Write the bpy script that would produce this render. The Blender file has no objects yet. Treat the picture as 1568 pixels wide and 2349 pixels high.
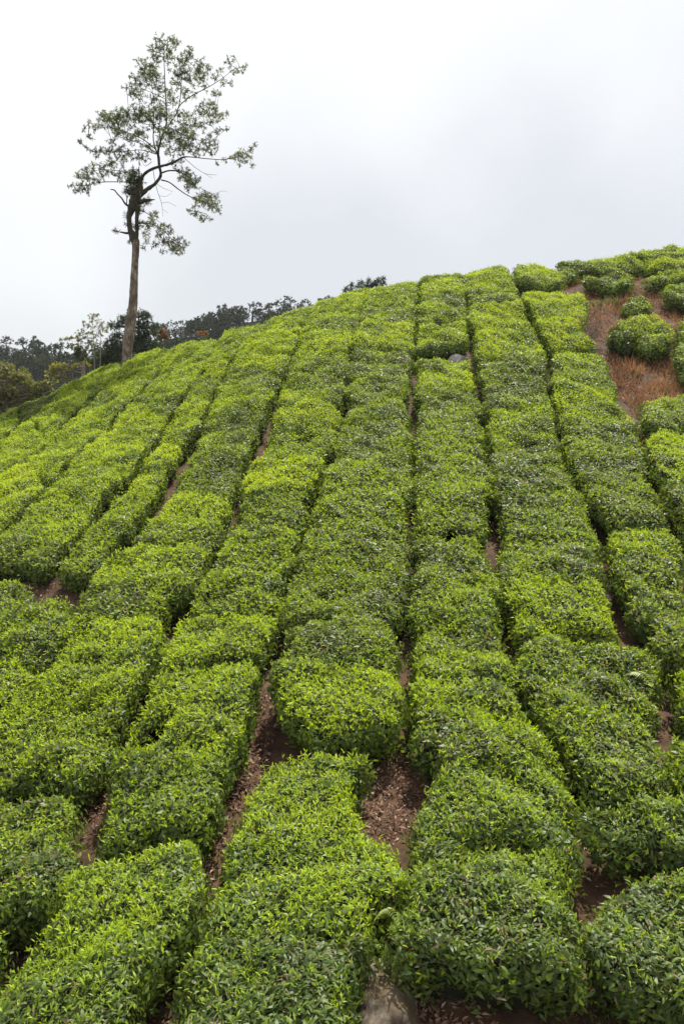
import bpy, math, random
import numpy as np

# ------------------------------------------------------------------ camera, sky, sun
SC = bpy.context.scene
COL = SC.collection
F_PX, CX, CY, HORIZON = 1900.0, 784.0, 1174.5, 1000.0      # measured on a 1568 x 2349 print of the photo
PITCH = math.atan((CY - HORIZON) / F_PX)                    # the lens looks a little downhill
cam_data = bpy.data.cameras.new("camera")
cam = bpy.data.objects.new("camera", cam_data)
COL.objects.link(cam)
cam.rotation_euler = (math.pi / 2 - PITCH, 0, 0)
cam_data.sensor_fit = 'VERTICAL'
cam_data.sensor_height = 24.0
cam_data.lens = 24.0 * F_PX / 2349.0
cam_data.clip_start, cam_data.clip_end = 0.1, 3000
SC.camera = cam

SUN_EL, SUN_AZ = math.radians(62), math.radians(24)         # azimuth: to the right of straight ahead
sun_dir = (math.sin(SUN_AZ) * math.cos(SUN_EL), math.cos(SUN_AZ) * math.cos(SUN_EL), math.sin(SUN_EL))
W = bpy.data.worlds.new("World")
SC.world = W
W.use_nodes = True
nt = W.node_tree
nt.nodes.clear()
def wn(t, **kw):
    n = nt.nodes.new(t)
    for k, v in kw.items():
        setattr(n, k, v)
    return n
out = wn('ShaderNodeOutputWorld')
sky = wn('ShaderNodeTexSky', sky_type='NISHITA', sun_disc=False, sun_elevation=SUN_EL, sun_rotation=SUN_AZ)
bg1 = wn('ShaderNodeBackground'); bg1.inputs['Strength'].default_value = 0.10
nt.links.new(sky.outputs[0], bg1.inputs['Color'])
tc = wn('ShaderNodeTexCoord')
sep = wn('ShaderNodeSeparateXYZ'); nt.links.new(tc.outputs['Generated'], sep.inputs[0])
noi = wn('ShaderNodeTexNoise'); noi.inputs['Scale'].default_value = 3.0; noi.inputs['Detail'].default_value = 6
noi.inputs['Roughness'].default_value = 0.45
nt.links.new(tc.outputs['Generated'], noi.inputs['Vector'])
m1 = wn('ShaderNodeMath', operation='MULTIPLY_ADD'); m1.inputs[1].default_value = 0.40; 
nt.links.new(noi.outputs['Fac'], m1.inputs[0]); nt.links.new(sep.outputs['Z'], m1.inputs[2])
mx = wn('ShaderNodeMath', operation='MULTIPLY_ADD'); mx.inputs[1].default_value = -0.16
nt.links.new(sep.outputs['X'], mx.inputs[0]); nt.links.new(m1.outputs[0], mx.inputs[2])
ramp = wn('ShaderNodeValToRGB')
nt.links.new(mx.outputs[0], ramp.inputs[0])
cr = ramp.color_ramp
cr.elements[0].position = 0.25; cr.elements[0].color = (0.655, 0.672, 0.70, 1)
cr.elements[1].position = 0.63; cr.elements[1].color = (1.0, 1.0, 1.0, 1)
e = cr.elements.new(0.40); e.color = (0.715, 0.73, 0.752, 1)
e = cr.elements.new(0.52); e.color = (0.88, 0.89, 0.90, 1)
bg2 = wn('ShaderNodeBackground'); bg2.inputs['Strength'].default_value = 0.65
nt.links.new(ramp.outputs[0], bg2.inputs['Color'])
mix = wn('ShaderNodeMixShader'); mix.inputs[0].default_value = 0.9
nt.links.new(bg1.outputs[0], mix.inputs[1]); nt.links.new(bg2.outputs[0], mix.inputs[2])
nt.links.new(mix.outputs[0], out.inputs[0])

sun = bpy.data.lights.new("sun", 'SUN'); sun.energy = 5.0; sun.angle = math.radians(0.9); sun.color = (1, 0.94, 0.80)
sun_o = bpy.data.objects.new("sun", sun); COL.objects.link(sun_o)
from mathutils import Vector
sun_o.rotation_euler = Vector(sun_dir).to_track_quat('Z', 'Y').to_euler()
sun_o.location = (20, 20, 60)
SC.view_settings.view_transform = 'Standard'
SC.view_settings.look = 'None'
SC.view_settings.exposure = 0.76
SC.view_settings.gamma = 1.0
SC.cycles.max_bounces = 5
SC.cycles.diffuse_bounces = 3
SC.cycles.glossy_bounces = 2
SC.cycles.transmission_bounces = 4
SC.cycles.transparent_max_bounces = 6

rng = np.random.default_rng(7)
random.seed(7)

# ------------------------------------------------------------------ helpers
cp, sp_ = math.cos(PITCH), math.sin(PITCH)
def pt(px, py, d):
    """world point seen at print position (px, py), d metres along the lens axis"""
    a, b = (px - CX) / F_PX * d, (CY - py) / F_PX * d
    return np.array([a, d * cp + b * sp_, b * cp - d * sp_])

def tag(o, label=None, cat=None, group=None, kind=None):
    if label: o['label'] = label
    if cat: o['category'] = cat
    if group: o['group'] = group
    if kind: o['kind'] = kind
    return o

def empty(name, loc):
    o = bpy.data.objects.new(name, None)
    o.empty_display_size = 0.2
    o.location = [float(v) for v in loc]
    COL.objects.link(o)
    return o

def mesh_obj(name, verts, faces_by_k, mats, parent=None, attrs=None, smooth=False, mat_idx=None):
    """faces_by_k: list of int arrays, each (n, k); attrs: {name: per-face float array}; verts in world space"""
    verts = np.asarray(verts, dtype=np.float32)
    org = np.zeros(3, np.float32)
    if parent is not None:
        org = np.array(parent.location, np.float32)
        if parent.parent is not None:
            org = org + np.array(parent.parent.location, np.float32)
    me = bpy.data.meshes.new(name)
    me.vertices.add(len(verts))
    me.vertices.foreach_set('co', (verts - org).ravel())
    tot = np.concatenate([np.full(len(f), f.shape[1], np.int32) for f in faces_by_k])
    loops = np.concatenate([f.ravel() for f in faces_by_k]).astype(np.int32)
    start = np.concatenate([[0], np.cumsum(tot)[:-1]]).astype(np.int32)
    me.loops.add(len(loops)); me.loops.foreach_set('vertex_index', loops)
    me.polygons.add(len(tot))
    me.polygons.foreach_set('loop_start', start)
    me.polygons.foreach_set('loop_total', tot)
    for m in mats: me.materials.append(m)
    if mat_idx is not None: me.polygons.foreach_set('material_index', np.asarray(mat_idx, np.int32))
    me.polygons.foreach_set('use_smooth', np.full(len(tot), smooth))
    me.update(calc_edges=True)
    for k, v in (attrs or {}).items():
        a = me.attributes.new(k, 'FLOAT', 'FACE')
        a.data.foreach_set('value', np.asarray(v, np.float32))
    o = bpy.data.objects.new(name, me)
    COL.objects.link(o)
    if parent is not None: o.parent = parent
    return o

class Geo:
    """gathers pieces of ONE mesh"""
    def __init__(s): s.v, s.f, s.n, s.a, s.m = [], {}, 0, {}, {}
    def add(s, v, f, val=0.0, mi=0):
        v = np.asarray(v, float); f = np.asarray(f, int)
        k = f.shape[1]
        s.v.append(v); s.f.setdefault(k, []).append(f + s.n); s.n += len(v)
        s.a.setdefault(k, []).append(np.broadcast_to(np.asarray(val, float), (len(f),)))
        s.m.setdefault(k, []).append(np.full(len(f), mi))
    def build(s, name, mats, parent=None, smooth=False):
        ks = sorted(s.f)
        return mesh_obj(name, np.concatenate(s.v), [np.concatenate(s.f[k]) for k in ks], mats, parent,
                        {'age': np.concatenate([np.concatenate(s.a[k]) for k in ks])}, smooth,
                        np.concatenate([np.concatenate(s.m[k]) for k in ks]))
    def tube(s, pts, rad, n=7, wob=0.0, mi=0):
        pts = np.asarray(pts, float); rad = np.asarray(rad, float)
        m = len(pts)
        t = np.gradient(pts, axis=0); t /= np.linalg.norm(t, axis=1)[:, None] + 1e-9
        ref = np.array([0.3, 1, 0.2]) if abs(t[:, 1]).mean() < 0.8 else np.array([1, 0, 0.2])
        a = np.cross(t, ref); a /= np.linalg.norm(a, axis=1)[:, None] + 1e-9
        b = np.cross(t, a)
        th = np.linspace(0, 2 * math.pi, n, endpoint=False)
        r = rad[:, None] * (1 + wob * rng.normal(size=(m, n)))
        v = pts[:, None] + r[..., None] * (np.cos(th)[None, :, None] * a[:, None] + np.sin(th)[None, :, None] * b[:, None])
        i, j = np.meshgrid(np.arange(m - 1), np.arange(n), indexing='ij')
        j2 = (j + 1) % n
        q = np.stack([i * n + j, i * n + j2, (i + 1) * n + j2, (i + 1) * n + j], -1).reshape(-1, 4)
        s.add(v.reshape(-1, 3), q, mi=mi)

def norm(a): return a / (np.linalg.norm(a, axis=-1, keepdims=True) + 1e-9)

LEAF_A = (np.array([[0, 0], [.34, -.5], [.34, .5], [.72, -.36], [.72, .36], [1, 0]]),
          [np.array([[0, 1, 2]]), np.array([[1, 3, 4, 2]]), np.array([[3, 5, 4]])])
LEAF_B = (np.array([[0, 0], [.42, -.5], [1, 0], [.42, .5]]), [np.array([[0, 1, 2, 3]])])
def leaves(g, base, d, nrm, L, wid, curl, val, kind, mi=0):
    """many leaves into Geo g: base (n,3), axis d, face normal nrm, length L, width wid, curl"""
    T, F = LEAF_A if kind == 'A' else LEAF_B
    d = norm(d); s = norm(np.cross(d, nrm)); n2 = np.cross(s, d)
    k = len(T); N = len(base)
    x = T[:, 0][None, :] * L[:, None]
    y = T[:, 1][None, :] * wid[:, None]
    z = -curl[:, None] * L[:, None] * T[:, 0][None, :] ** 2 + 0.35 * np.abs(T[:, 1])[None, :] * wid[:, None]
    v = base[:, None] + x[..., None] * d[:, None] + y[..., None] * s[:, None] + z[..., None] * n2[:, None]
    off = (np.arange(N) * k)[:, None, None]
    first = True
    vv = v.reshape(-1, 3)
    base_n = g.n
    g.v.append(vv); g.n += len(vv)
    for fk in F:
        f = (fk[None] + off).reshape(-1, fk.shape[1]) + base_n
        K = fk.shape[1]
        g.f.setdefault(K, []).append(f)
        g.a.setdefault(K, []).append(np.repeat(val, len(fk)))
        g.m.setdefault(K, []).append(np.full(len(f), mi))

# smooth value noise on plan positions
_tab = rng.random((64, 64))
def vnoise(x, y, s):
    x = np.asarray(x) / s + 17.3; y = np.asarray(y) / s + 5.1
    i, j = np.floor(x).astype(int), np.floor(y).astype(int)
    u, v = x - i, y - j
    u, v = u * u * (3 - 2 * u), v * v * (3 - 2 * v)
    g = lambda a, b: _tab[a % 64, b % 64]
    return (g(i, j) * (1 - u) + g(i + 1, j) * u) * (1 - v) + (g(i, j + 1) * (1 - u) + g(i + 1, j + 1) * u) * v

# ------------------------------------------------------------------ materials
def new_mat(name):
    m = bpy.data.materials.new(name); m.use_nodes = True
    m.node_tree.nodes.clear()
    return m, m.node_tree.nodes, m.node_tree.links

def leaf_mat(name, stops, rough=0.42, trans=0.35, spec=0.5, tboost=(1.6, 1.45, 0.6), rough_fresh=None):
    m, N, L = new_mat(name)
    o = N.new('ShaderNodeOutputMaterial')
    at = N.new('ShaderNodeAttribute'); at.attribute_name = 'age'
    r = N.new('ShaderNodeValToRGB'); L.new(at.outputs['Fac'], r.inputs[0])
    r.color_ramp.elements[0].position = stops[0][0]; r.color_ramp.elements[0].color = (*stops[0][1], 1)
    r.color_ramp.elements[1].position = stops[-1][0]; r.color_ramp.elements[1].color = (*stops[-1][1], 1)
    for p, c in stops[1:-1]:
        e = r.color_ramp.elements.new(p); e.color = (*c, 1)
    p = N.new('ShaderNodeBsdfPrincipled'); p.inputs['Roughness'].default_value = rough
    p.inputs['Specular IOR Level'].default_value = spec
    L.new(r.outputs[0], p.inputs['Base Color'])
    if rough_fresh:                                     # old leaves are glossier than young ones
        mr = N.new('ShaderNodeMapRange'); mr.inputs['From Max'].default_value = 0.7
        mr.inputs['To Min'].default_value = rough; mr.inputs['To Max'].default_value = rough_fresh
        L.new(at.outputs['Fac'], mr.inputs['Value']); L.new(mr.outputs[0], p.inputs['Roughness'])
    t = N.new('ShaderNodeBsdfTranslucent')
    mm = N.new('ShaderNodeMix'); mm.data_type = 'RGBA'; mm.blend_type = 'MULTIPLY'; mm.inputs['Factor'].default_value = 1
    L.new(r.outputs[0], mm.inputs['A']); mm.inputs['B'].default_value = (*tboost, 1)
    L.new(mm.outputs['Result'], t.inputs['Color'])
    x = N.new('ShaderNodeMixShader'); x.inputs[0].default_value = trans
    L.new(p.outputs[0], x.inputs[1]); L.new(t.outputs[0], x.inputs[2])
    L.new(x.outputs[0], o.inputs['Surface'])
    return m

def noise_mat(name, stops, scale, detail=6, rough=0.9, bump=0.3, dist=0.02, stretch=(1, 1, 1), spec=0.25, second=None):
    m, N, L = new_mat(name)
    o = N.new('ShaderNodeOutputMaterial')
    t = N.new('ShaderNodeTexCoord'); mp = N.new('ShaderNodeMapping'); mp.inputs['Scale'].default_value = stretch
    L.new(t.outputs['Object'], mp.inputs[0])
    n = N.new('ShaderNodeTexNoise'); n.inputs['Scale'].default_value = scale; n.inputs['Detail'].default_value = detail
    n.inputs['Roughness'].default_value = 0.68
    L.new(mp.outputs[0], n.inputs['Vector'])
    r = N.new('ShaderNodeValToRGB'); L.new(n.outputs['Fac'], r.inputs[0])
    r.color_ramp.elements[0].position = stops[0][0]; r.color_ramp.elements[0].color = (*stops[0][1], 1)
    r.color_ramp.elements[1].position = stops[-1][0]; r.color_ramp.elements[1].color = (*stops[-1][1], 1)
    for p, c in stops[1:-1]:
        e = r.color_ramp.elements.new(p); e.color = (*c, 1)
    p = N.new('ShaderNodeBsdfPrincipled'); p.inputs['Roughness'].default_value = rough
    p.inputs['Specular IOR Level'].default_value = spec
    colour = r.outputs[0]
    if second:
        n2 = N.new('ShaderNodeTexNoise'); n2.inputs['Scale'].default_value = second[0]; n2.inputs['Detail'].default_value = 4
        L.new(t.outputs['Object'], n2.inputs['Vector'])
        r2 = N.new('ShaderNodeValToRGB'); r2.color_ramp.elements[0].position = second[1]; r2.color_ramp.elements[1].position = second[2]
        L.new(n2.outputs['Fac'], r2.inputs[0])
        mm = N.new('ShaderNodeMix'); mm.data_type = 'RGBA'
        L.new(r2.outputs[0], mm.inputs['Factor']); L.new(colour, mm.inputs['A']); mm.inputs['B'].default_value = (*second[3], 1)
        colour = mm.outputs['Result']
    L.new(colour, p.inputs['Base Color'])
    b = N.new('ShaderNodeBump'); b.inputs['Strength'].default_value = bump; b.inputs['Distance'].default_value = dist
    L.new(n.outputs['Fac'], b.inputs['Height']); L.new(b.outputs[0], p.inputs['Normal'])
    L.new(p.outputs[0], o.inputs['Surface'])
    return m

# age 0 = old dark leaf, 0.8 = fresh lime flush, above 0.9 = dry brown leaf or twig
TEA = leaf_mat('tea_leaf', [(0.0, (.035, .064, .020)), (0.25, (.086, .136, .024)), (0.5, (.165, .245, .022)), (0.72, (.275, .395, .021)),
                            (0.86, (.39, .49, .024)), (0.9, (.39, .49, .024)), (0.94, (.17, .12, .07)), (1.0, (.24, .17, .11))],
               rough=0.46, trans=0.42, spec=0.44, rough_fresh=0.55)
TEA_CORE = noise_mat('tea_shaded_twigs', [(0.35, (.012, .022, .008)), (0.55, (.03, .035, .015)), (0.7, (.05, .035, .02))], 30, bump=0.8, dist=0.03)  # opaque leaf and twig core, shade inside the bush put into its colour
TEA_WOOD = noise_mat('tea_stem_bark', [(0.3, (.04, .03, .02)), (0.6, (.11, .085, .06)), (0.8, (.22, .19, .16))], 25, rough=0.85)
SOIL = noise_mat('red_brown_soil', [(0.3, (.022, .012, .007)), (0.5, (.062, .033, .018)), (0.7, (.125, .072, .041))], 5, 10, bump=0.7, dist=0.05)
LITTER = leaf_mat('dry_litter', [(0, (.07, .035, .022)), (0.5, (.19, .10, .065)), (0.8, (.30, .19, .13)), (1.0, (.40, .31, .24))], rough=0.7, trans=0.15, spec=0.25, tboost=(1, 1, 1))
DRYGRASS = leaf_mat('dry_grass_blade', [(0, (.17, .078, .04)), (0.5, (.37, .185, .092)), (0.8, (.50, .31, .17)), (1.0, (.10, .16, .03))], rough=0.7, trans=0.25, spec=0.2, tboost=(1, 1, 1))
GRANITE = noise_mat('grey_granite', [(0.3, (.05, .038, .028)), (0.5, (.115, .092, .072)), (0.65, (.21, .175, .145))], 22, 12, bump=0.4, dist=0.02,
                    second=(2.2, 0.50, 0.66, (.075, .05, .018)))
SUNLIT_GRANITE = noise_mat('sunlit_granite', [(0.3, (.16, .14, .125)), (0.5, (.34, .31, .285)), (0.65, (.52, .49, .46))], 14, 10, bump=0.4)  # same granite lightened: sunlight on the small boulder put into its colour
BARK = noise_mat('mottled_bark', [(0.36, (.07, .05, .036)), (0.5, (.15, .11, .08)), (0.58, (.24, .20, .155)), (0.68, (.40, .37, .31))], 9, 9, bump=0.7, dist=0.04, stretch=(1, 1, .45))
DARKBARK = noise_mat('mossy_bark', [(0.3, (.022, .02, .014)), (0.55, (.06, .05, .032)), (0.75, (.05, .065, .025))], 7, 8, bump=0.9, dist=0.05)
TWIG = noise_mat('pale_twig', [(0.3, (.16, .12, .09)), (0.7, (.34, .29, .25))], 12)
TREELEAF = leaf_mat('tree_leaf', [(0, (.04, .065, .035)), (0.5, (.085, .125, .06)), (1.0, (.17, .21, .09))], rough=0.4, trans=0.45)
EPIPHYTE = leaf_mat('epiphyte_leaf', [(0, (.03, .045, .014)), (0.6, (.07, .08, .02)), (1.0, (.13, .12, .035))], trans=0.3)
CONIFER = leaf_mat('dark_conifer_leaf', [(0, (.015, .035, .014)), (0.6, (.035, .065, .022)), (1.0, (.06, .095, .03))], trans=0.2, rough=0.6)
PALELEAF = leaf_mat('pale_sparse_leaf', [(0, (.08, .10, .05)), (0.5, (.18, .20, .10)), (1.0, (.30, .31, .18))], trans=0.45)
BROWNLEAF = leaf_mat('olive_brown_leaf', [(0, (.05, .07, .022)), (0.5, (.105, .13, .04)), (1.0, (.18, .19, .065))], trans=0.45)
YELLOWLEAF = leaf_mat('yellow_green_leaf', [(0, (.07, .085, .018)), (0.5, (.17, .18, .03)), (1.0, (.30, .29, .05))], trans=0.35)
RUSTLEAF = leaf_mat('rust_leaf', [(0, (.10, .05, .02)), (0.6, (.25, .12, .035)), (1.0, (.34, .2, .05))], trans=0.3)
FARLEAF = leaf_mat('far_forest_leaf', [(0, (.011, .024, .011)), (0.45, (.025, .046, .019)), (0.8, (.05, .07, .028)), (1.0, (.08, .07, .035))], trans=0.12, rough=0.8, spec=0.15)
FERN = leaf_mat('fern_leaf', [(0, (.10, .17, .03)), (1, (.25, .28, .06))], trans=0.35)
FORESTFLOOR = noise_mat('forest_floor', [(0.3, (.010, .016, .008)), (0.6, (.022, .03, .014))], 0.3, rough=1.0, spec=0.0)

# ------------------------------------------------------------------ the hillside (plane of the plucked bush tops)
CTRL = [(-250,2349,5.2),(0,2349,4.7),(400,2349,4.3),(800,2349,4.15),(1200,2349,4.15),(1568,2349,4.2),(1800,2349,4.4),
        (0,2100,5.8),(400,2100,5.25),(800,2100,5.0),(1568,2100,5.0),(-300,1900,7.6),
        (0,1900,6.8),(400,1900,6.2),(800,1900,5.9),(1200,1900,5.8),(1568,1900,5.85),(1850,1900,6.0),
        (0,1700,8.1),(800,1700,7.05),(1568,1700,6.9),(0,1500,9.8),(400,1500,9.0),(800,1500,8.5),(1200,1500,8.2),(1568,1500,8.1),(1850,1500,8.2),
        (0,1300,12.2),(400,1300,11.2),(800,1300,10.5),(1200,1300,10.1),(1568,1300,9.9),
        (0,1150,15.3),(200,1150,14.2),(400,1130,14.0),(800,1120,12.7),(1200,1120,12.3),(1568,1100,12.3),(1800,1100,12.4),
        (0,1020,20.5),(200,1000,19.3),(400,1000,17.0),(800,1000,15.1),(1200,1000,14.4),(1568,1000,14.1),
        (150,920,23.2),(280,900,22.3),(420,900,19.9),(600,900,18.0),(800,900,16.9),(1200,900,16.2),(1568,900,15.9),
        (400,830,23.8),(520,800,22.8),(640,800,20.6),(800,800,19.1),(1000,800,18.6),(1250,800,18.2),(1568,800,17.8),
        (700,720,23.5),(850,720,21.5),(1050,700,20.8),(1250,700,20.3),(1568,700,19.8),(1300,640,22.5),(1568,620,22.6),(1750,600,22.6)]
CREST = [(-150,1010,25.5),(0,945,26),(150,884,27),(300,822,27.5),(450,778,27),(600,738,25.8),(720,700,25),(840,666,24.2),(960,645,23.8),(1060,628,23.7),
         (1180,611,24.2),(1340,592,25),(1460,577,25.6),(1568,562,26),(1750,545,26)]
P3 = [pt(*c) for c in CTRL] + [pt(*c) for c in CREST]
for (x, y, d) in CREST:
    p = pt(x, y, d)
    r = p[:2] / np.linalg.norm(p[:2])
    for k, dz in ((4.0, 0.55), (9.0, 2.9), (20.0, 10.0)):
        P3.append(np.array([p[0] + r[0] * k, p[1] + r[1] * k, p[2] - dz]))
for x, y, z in ((-8, 0, -5.2), (-4, 0, -4.6), (0, 0, -4.4), (4, 0, -4.4), (9, 0, -4.2), (0, -6, -5.0), (-14, 6, -5.8), (-22, 14, -5.6), (-30, 22, -6.5), (16, 8, -2.6), (22, 18, 1.0), (28, 28, 3.2)):
    P3.append(np.array([x, y, z], float))
P3 = np.array(P3)
def tps_fit(P, lam):
    n = len(P); q = P[:, :2]
    r = np.linalg.norm(q[:, None] - q[None], axis=-1)
    K = np.where(r > 0, r * r * np.log(r + 1e-12), 0) + lam * np.eye(n)
    A = np.zeros((n + 3, n + 3)); A[:n, :n] = K; A[:n, n] = 1; A[:n, n + 1:] = q; A[n:, :n] = A[:n, n:].T
    return np.linalg.solve(A, np.concatenate([P[:, 2], np.zeros(3)]))
TW = tps_fit(P3, 2.0)
def ztop(X, Y):
    X = np.asarray(X, float); Y = np.asarray(Y, float)
    shp = X.shape
    X, Y = X.ravel(), Y.ravel()
    res = np.empty(len(X))
    for s in range(0, len(X), 20000):
        e_ = min(s + 20000, len(X))
        r2 = (X[s:e_, None] - P3[None, :, 0]) ** 2 + (Y[s:e_, None] - P3[None, :, 1]) ** 2
        res[s:e_] = (0.5 * r2 * np.log(r2 + 1e-12)) @ TW[:-3] + TW[-3] + TW[-2] * X[s:e_] + TW[-1] * Y[s:e_]
    return res.reshape(shp)
BUSH_H = 0.47
def zground(X, Y): return ztop(X, Y) - BUSH_H

DS = np.concatenate([np.arange(3.0, 30, 0.04), np.arange(30, 40, 0.2)])
def hit(px, py, drop=0.0):
    """where the line of sight through a print position meets the bush-top plane (lowered by drop)"""
    a, b = (px - CX) / F_PX, (CY - py) / F_PX
    X, Y, Z = a * DS, DS * (cp + b * sp_), DS * (b * cp - sp_)
    g = Z - (ztop(X, Y) - drop)
    i = np.nonzero(g < 0)[0]
    m = DS < 28
    if len(i) == 0 or DS[i[0]] > 29: k = int(np.argmin(np.where(m, g, 99)))
    else: k = int(i[0])
    if 0 < k and g[k] < 0 < g[k - 1]:
        t = g[k - 1] / (g[k - 1] - g[k]); d = DS[k - 1] + t * (DS[k] - DS[k - 1])
    else: d = DS[k]
    return np.array([a * d, d * (cp + b * sp_)]), d

# ground: one sheet, hillside near, falling into the valley far away
def ground_z(X, Y):
    r = np.hypot(X, Y)
    near = zground(X, Y)
    far = np.full_like(near, -30.0)
    w = np.clip((r - 42) / 30, 0, 1); w = w * w * (3 - 2 * w)
    return near * (1 - w) + far * w
gx = np.concatenate([np.linspace(-400, -70, 8), np.linspace(-60, -22, 20), np.arange(-20, 20.1, 0.25), np.linspace(22, 60, 20), np.linspace(70, 400, 8)])
gy = np.concatenate([np.linspace(-300, -60, 6), np.linspace(-50, -4, 14), np.arange(-2, 34.1, 0.25), np.linspace(36, 80, 24), np.linspace(100, 400, 8)])
GX, GY = np.meshgrid(gx, gy)
GZ = ground_z(np.clip(GX, -80, 80), np.clip(GY, -60, 90))
near = (np.abs(GX) < 21) & (GY < 35) & (GY > -3)
GZ = GZ + near * ((vnoise(GX, GY, 0.6) - 0.5) * 0.10 + (vnoise(GX + 9, GY, 0.25) - 0.5) * 0.04)
nx, ny = len(gx), len(gy)
ii, jj = np.meshgrid(np.arange(ny - 1), np.arange(nx - 1), indexing='ij')
gq = np.stack([ii * nx + jj, ii * nx + jj + 1, (ii + 1) * nx + jj + 1, (ii + 1) * nx + jj], -1).reshape(-1, 4)
gxy = np.stack([GX, GY], -1).reshape(-1, 2)[gq].mean(1)
ground = mesh_obj('ground', np.stack([GX, GY, GZ], -1).reshape(-1, 3), [gq], [SOIL, FORESTFLOOR], smooth=True, mat_idx=(np.hypot(gxy[:, 0], gxy[:, 1]) > 33).astype(int))
tag(ground, kind='structure')

# ------------------------------------------------------------------ tea bushes
def chaikin(P, w, it=2):
    for _ in range(it):
        Q = np.roll(P, -1, 0); v = np.roll(w, -1)
        P = np.stack([.75 * P + .25 * Q, .25 * P + .75 * Q], 1).reshape(-1, P.shape[1])
        w = np.stack([.75 * w + .25 * v, .25 * w + .75 * v], 1).reshape(-1)
    return P, w

def resample(P, w, n):
    Q = np.concatenate([P, P[:1]]); ww = np.concatenate([w, w[:1]])
    s = np.concatenate([[0], np.cumsum(np.linalg.norm(np.diff(Q, axis=0), axis=1))])
    t = np.linspace(0, s[-1], n, endpoint=False)
    return np.stack([np.interp(t, s, Q[:, 0]), np.interp(t, s, Q[:, 1])], 1), np.interp(t, s, ww)

N_LEAVES = [0]
HOLE_P = [hit(x, y)[0] for x, y in ((1036, 1216), (1218, 1006), (698, 1004), (350, 1668))]
def tea_bush(outline, soft, age, label, lift=0.0, stems=False, group='clipped tea bushes', twiggy=0.03, height=BUSH_H, corner=1, skirt=1.0, ragged=1.0):
    """outline: plan polygon of the clipped top; soft: per corner 1 = free edge, 0 = grown into the next bush"""
    P, w = chaikin(np.asarray(outline, float), np.asarray(soft, float), corner)
    A = 0.5 * np.sum(P[:, 0] * np.roll(P[:, 1], -1) - np.roll(P[:, 0], -1) * P[:, 1])
    if A < 0: P, w = P[::-1], w[::-1]
    n = 44
    P, w = resample(P, w, n)
    c = P.mean(0)
    rad = np.linalg.norm(P - c, axis=1)
    wob = rng.normal(size=n) * 0.018 + ((vnoise(P[:, 0], P[:, 1], 0.33) - 0.5) * 0.20 + (vnoise(P[:, 0] + 31, P[:, 1], 0.8) - 0.5) * 0.13) * ragged
    P = c + (P - c) * (1 + wob / rad * np.clip(w + 0.3, 0, 1))[:, None]
    dist = float(np.linalg.norm(np.append(c, float(ztop(c[0], c[1])))))
    mean_r = rad.mean()
    rings = [(0.3, 0.0, 1), (0.55, 0.0, 1), (0.75, 0.004, 1), (0.9, 0.03, 1), (1.0, 0.11, 1)]
    side = [(0.02, 0.22), (-0.03, 0.30), (-0.09, 0.37), (-0.18, 0.42)]
    side = [(a_, 0.10 + (b_ - 0.10) * skirt) for a_, b_ in side]
    V = [[c[0], c[1], 0.0, 0]]
    drops = [0.0]
    for s, dr, _ in rings:
        q = c + (P - c) * s
        for k in range(n): V.append([q[k, 0], q[k, 1], -dr * (0.15 + 0.85 * w[k]), 0])
    for o_, dr in side:
        q = c + (P - c) * (1 + o_ / rad)[:, None]
        for k in range(n): V.append([q[k, 0], q[k, 1], -dr, 1])
    V = np.array(V)
    z = ztop(V[:, 0], V[:, 1])
    fl = 1 - V[:, 3]
    bump = (vnoise(V[:, 0], V[:, 1], 0.42) - 0.5) * 0.13 * ragged + (vnoise(V[:, 0] + 3, V[:, 1], 1.1) - 0.5) * 0.13
    V3 = np.stack([V[:, 0], V[:, 1], z + lift + V[:, 2] * 1 + bump * (0.4 + 0.6 * fl)], 1)
    nr = len(rings) + len(side)
    F3 = [[0, 1 + k, 1 + (k + 1) % n] for k in range(n)]
    F4 = []
    for r in range(nr - 1):
        a, b = 1 + r * n, 1 + (r + 1) * n
        for k in range(n):
            F4.append([a + k, b + k, b + (k + 1) % n, a + (k + 1) % n])
    F3, F4 = np.array(F3), np.array(F4)
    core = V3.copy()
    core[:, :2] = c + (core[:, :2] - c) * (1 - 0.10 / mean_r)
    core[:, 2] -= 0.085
    g = Geo()
    CT = np.concatenate([F3, F4[:, [0, 1, 2]], F4[:, [0, 2, 3]]])
    for hx_, hy_ in HOLE_P:
        cc = core[CT].mean(1)
        CT = CT[np.hypot(cc[:, 0] - hx_, cc[:, 1] - hy_) > 0.24]
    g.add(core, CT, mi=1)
    # leaves over the shell
    T = np.concatenate([F3, F4[:, [0, 1, 2]], F4[:, [0, 2, 3]]])
    is_side = np.concatenate([np.zeros(len(F3), bool), np.arange(len(F4)) >= (len(rings) - 1) * n, np.arange(len(F4)) >= (len(rings) - 1) * n])
    depth_t = np.concatenate([np.zeros(len(F3)), (np.arange(len(F4)) // n), (np.arange(len(F4)) // n)])
    a, b, d_ = V3[T[:, 0]], V3[T[:, 1]], V3[T[:, 2]]
    cr_ = np.cross(b - a, d_ - a); ar = 0.5 * np.linalg.norm(cr_, axis=1); tn = norm(cr_)
    tn[(tn[:, 2] < 0) & ~is_side] *= -1
    cen = (a + b + d_) / 3
    ctr = np.array([c[0], c[1], float(V3[0, 2]) - 0.5])
    flip = np.sum(tn * (cen - ctr), 1) < 0
    tn[flip & is_side] *= -1
    if dist < 7.2: dens, L0, kind = 6200, 0.041, 'A'
    elif dist < 10: dens, L0, kind = 5000, 0.044, 'B'
    elif dist < 15: dens, L0, kind = 3500, 0.049, 'B'
    else: dens, L0, kind = 2900, 0.051, 'B'
    # faces that look away from the camera need fewer leaves
    toward = np.sum(tn * norm(-cen), 1) > -0.15
    wgt = ar * np.where(is_side, np.where(toward, 0.75, 0.22), 1.0) * np.where(is_side & (depth_t >= nr - 2), 0.45, 1.0)
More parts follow.
